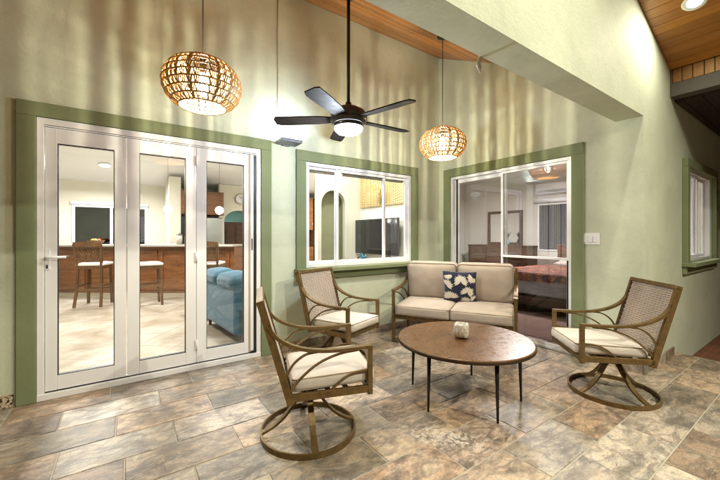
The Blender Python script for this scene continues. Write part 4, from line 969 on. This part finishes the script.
# ================================================================ bedroom seen through the sliding door
g = MB(); g.wall('x', YH0+.127, 7.2, 0, 2.95, 9.1, 9.25, [(3.98, 4.72, .88, 2.06)]); tag(g.build('bedroom_wall', BWALL), 'pale bedroom wall behind the mirror and window', 'wall')
g = MB(); g.wall('x', D1+.16, 7.2, 0, 2.95, 4.045, 4.06); g.wall('y', 4.06, 9.1, 0, 2.95, 7.17, 7.198); g.wall('y', 3.98, 9.1, 0, 2.95, YH0+.113, YH0+.125, [(RWX0, RWX1, RWZ0, RWZ1)])
tag(g.build('bedroom_lining', BWALL), 'pale plastered inner walls of the bedroom', 'wall')
g = MB(); g.box(3.972, 9.1, YH0+.127, D1+.15, 2.9, 2.95); g.box(4.045, 9.1, D1+.15, 7.2, 2.9, 2.95); struct(g.build('bedroom_ceiling', ICEIL))
t = thing('bedroom_window', 'dark bedroom window with a white roller blind above', 'window', (9.1, 4.35, 0))
g = MB(); ringx(g, -.40, .40, .85, 2.09, -.02, .05, .035); g.build('frame', WHITE, t)
g = MB(); g.box(.0, .006, -.365, .365, .885, 2.055); g.build('glass', glass('dusk_glass', (.4,.4,.45), 1.0), t)
g = MB()
for k in range(15): a = -.36+k*.048; g.box(-.012, -.008, a, a+.040, .89, 2.05)
g.build('vertical_blind', plain('charcoal_blind', (.10,.10,.115), .7), t)
g = MB(); g.tube([(-.06, -.47, 2.16), (-.06, .47, 2.16)], .045, 14); g.box(-.10, -.02, -.47, .47, 2.19, 2.215, .003); g.build('roller_blind', WHITE, t)
t = thing('air_conditioner', 'white wall-mounted air conditioner above the bedroom window', 'air conditioner', (9.098, 4.27, 2.34))
g = MB(); g.prism([(-.44,0),(.44,0),(.44,.26),(-.44,.26)], 'x', -.20, 0); g.build('casing', WHITE, t)
g = MB()
for k in range(5): g.box(-.205, -.2005, -.41, .41, .02+k*.014, .026+k*.014)
g.build('air_grille', plain('vent_grey', (.25,.25,.26), .5), t)
DRS = wood('dresser_brown', (.05,.02,.012), (.10,.042,.024), (.16,.075,.045), .35, (8,1,8), 0)
t = thing('dresser', 'brown bedroom dresser below the framed mirror', 'dresser', (8.82, 5.68, 0))
g = MB(); g.box(-.25, .26, -.92, .92, .08, .95, .006); g.box(-.27, .27, -.94, .94, .952, .98, .005); g.build('body', DRS, t)
for i in range(3):
    for j in range(3):
        g = MB(); y0 = -.90+i*.605; z0 = .12+j*.275; g.box(-.270, -.251, y0, y0+.585, z0, z0+.26, .005); d = g.build('drawer', DRS, t)
        g = MB(); g.tube([(-.272, y0+.22, z0+.13), (-.290, y0+.24, z0+.13), (-.290, y0+.345, z0+.13), (-.272, y0+.365, z0+.13)], .005, 6); g.build('handle', BLACKM, d)
t = thing('dresser_mirror', 'dark framed mirror standing on the dresser', 'mirror', (9.04, 5.70, .985))
g = MB(); ringx(g, -.54, .54, 0, .98, -.02, .03, .075); g.build('frame', DRS, t)
g = MB(); g.box(.0, .006, -.465, .465, .075, .905); g.build('mirror_glass', M('mirror_glass', (.85,.85,.86), .02, 1).m, t)
t = thing('potted_plant', 'small leafy plant in a teal vase on the dresser', 'plant', (8.72, 5.42, .98))
g = MB(); g.lathe([(0,0),(.05,0),(.075,.06),(.07,.13),(.045,.17),(.05,.19),(.04,.19),(.035,.17),(0,.17)], seg=20); g.build('vase', ITEAL, t)
g = MB()
for k in range(26):
    a = random.random()*2*PI; r = random.uniform(.04, .15); z = random.uniform(.24, .40); tip = Vector((r*math.cos(a), r*math.sin(a), z)); base = Vector((0,0,.17)); sd_ = Vector((-math.sin(a), math.cos(a), 0))*.018; mid = base.lerp(tip, .6)+Vector((0,0,.03))
    g.add([base, mid+sd_, tip, mid-sd_], [(0,1,2,3)])
g.build('leaves', plain('leaf_green', (.05,.10,.035), .5), t)
# bed
t = thing('bed', 'bed with a red and blue patterned spread over white sheets', 'bed', (6.95, 2.9, 0), 0)
g = MB(); g.box(-1.5, 1.05, -1.0, .80, .10, .24, .01); 
g.box(1.06, 1.12, -1.05, .85, .0, 1.05, .01); g.build('bed_frame', CHERRYD, t)
for x in (-1.42, 1.0):
    for y in (-.92, .72): g = MB(); g.box(x-.04, x+.04, y-.04, y+.04, 0, .10); g.build('leg', CHERRYD, t)
g = MB(); cushion(g, 2.5, 1.76, .34, T((-.22, -.10, .43)), .06, .01, 8); g.build('mattress', plain('white_sheet', (.50,.54,.62), .8, 0, .4), t)
sm_ = M('patterned_spread', (.3,.1,.08), .85); _v = sm_.coord((1,1,1)); vo = sm_.n('TexVoronoi'); sm_.l(_v, vo.inputs['Vector']); vo.inputs['Scale'].default_value = 9
cA = sm_.ramp(vo.outputs['Distance'], [(.0, (.55,.40,.20)), (.2, (.42,.04,.03)), (.32, (.42,.30,.18)), (.46, (.30,.05,.05)), (.58, (.06,.08,.13)), (.8, (.36,.16,.08))], 'CONSTANT')
wv = sm_.n('TexWave'); sm_.l(sm_.coord((1,1,1)), wv.inputs[0]); wv.inputs['Scale'].default_value = 2.2; wv.inputs['Distortion'].default_value = 1.5
sm_.col(sm_.mix(sm_.rng(wv.outputs[1], .6, .75, 0, .7), cA, (.22,.12,.09)))
g = MB(); n = 40
g.box(-1.50, .35, -1.01, .80, .612, .640, .012); g.box(-1.525, -1.50, -1.01, .80, .50, .628, .008)
g.box(-1.50, .35, .80, .825, .47, .628, .008); g.build('bedspread', sm_.m, t)
for y in (-.55, .35): g = MB(); cushion(g, .45, .7, .17, T((.80, y, .69)) @ RY(R(-12)), n=10, pillow=1); g.build('pillow', plain('white_pillow', (.7,.68,.66), .85), t)
g = MB(); g.box(4.12, 5.35, 1.75, 3.1, -.003, .006, .002); tag(g.build('bedroom_rug', fabric('rug_pink', (.30,.20,.19), 90)), 'dusty pink rug on the dark floor beside the bed', 'rug')
ceil_lamp(6.4, 3.6, 2.9, P_BED, 'round ceiling lamp over the bed', 0, .4, (1,.95,.90))
# small things on the kitchen island
def isl(u, v): return (ix0+u*math.cos(ang)-v*math.sin(ang), iy0+u*math.sin(ang)+v*math.cos(ang), 1.062)
t = thing('fruit_bowl', 'wide wooden fruit bowl on the island above the left stool', 'bowl', isl(1.62, .12))
g = MB(); g.lathe([(0,0),(.07,0),(.13,.05),(.16,.09),(.15,.092),(.12,.055),(0,.012)], seg=28); g.build('bowl', OAKM, t)
for k, (x, y, c) in enumerate(((-.05,.02,(.55,.25,.03)), (.05,.03,(.45,.05,.03)), (0,-.06,(.50,.40,.05)))):
    g = MB(); g.lathe([(.04*math.sin(PI*q/10), .085-.04*math.cos(PI*q/10)) for q in range(11)], (x, y, 0), 14); g.build('fruit', plain('fruit_skin', c, .4), t)
for k, (u, h_, r_) in enumerate(((3.30, .20, .055), (3.46, .16, .05), (3.60, .13, .045))):
    t = thing('canister', ('tallest', 'middle', 'shortest')[k]+' of the three pale canisters on the kitchen island', 'canister', isl(u, .25), 0, 'canisters on the island')
    g = MB(); g.lathe([(0,0),(r_,0),(r_,h_),(0,h_)], seg=24); g.build('body', COUNTER, t)
    g = MB(); g.lathe([(0,h_),(r_+.003,h_),(r_+.003,h_+.02),(.012,h_+.025),(.012,h_+.04),(0,h_+.042)], seg=24); g.build('lid', OAKM, t)
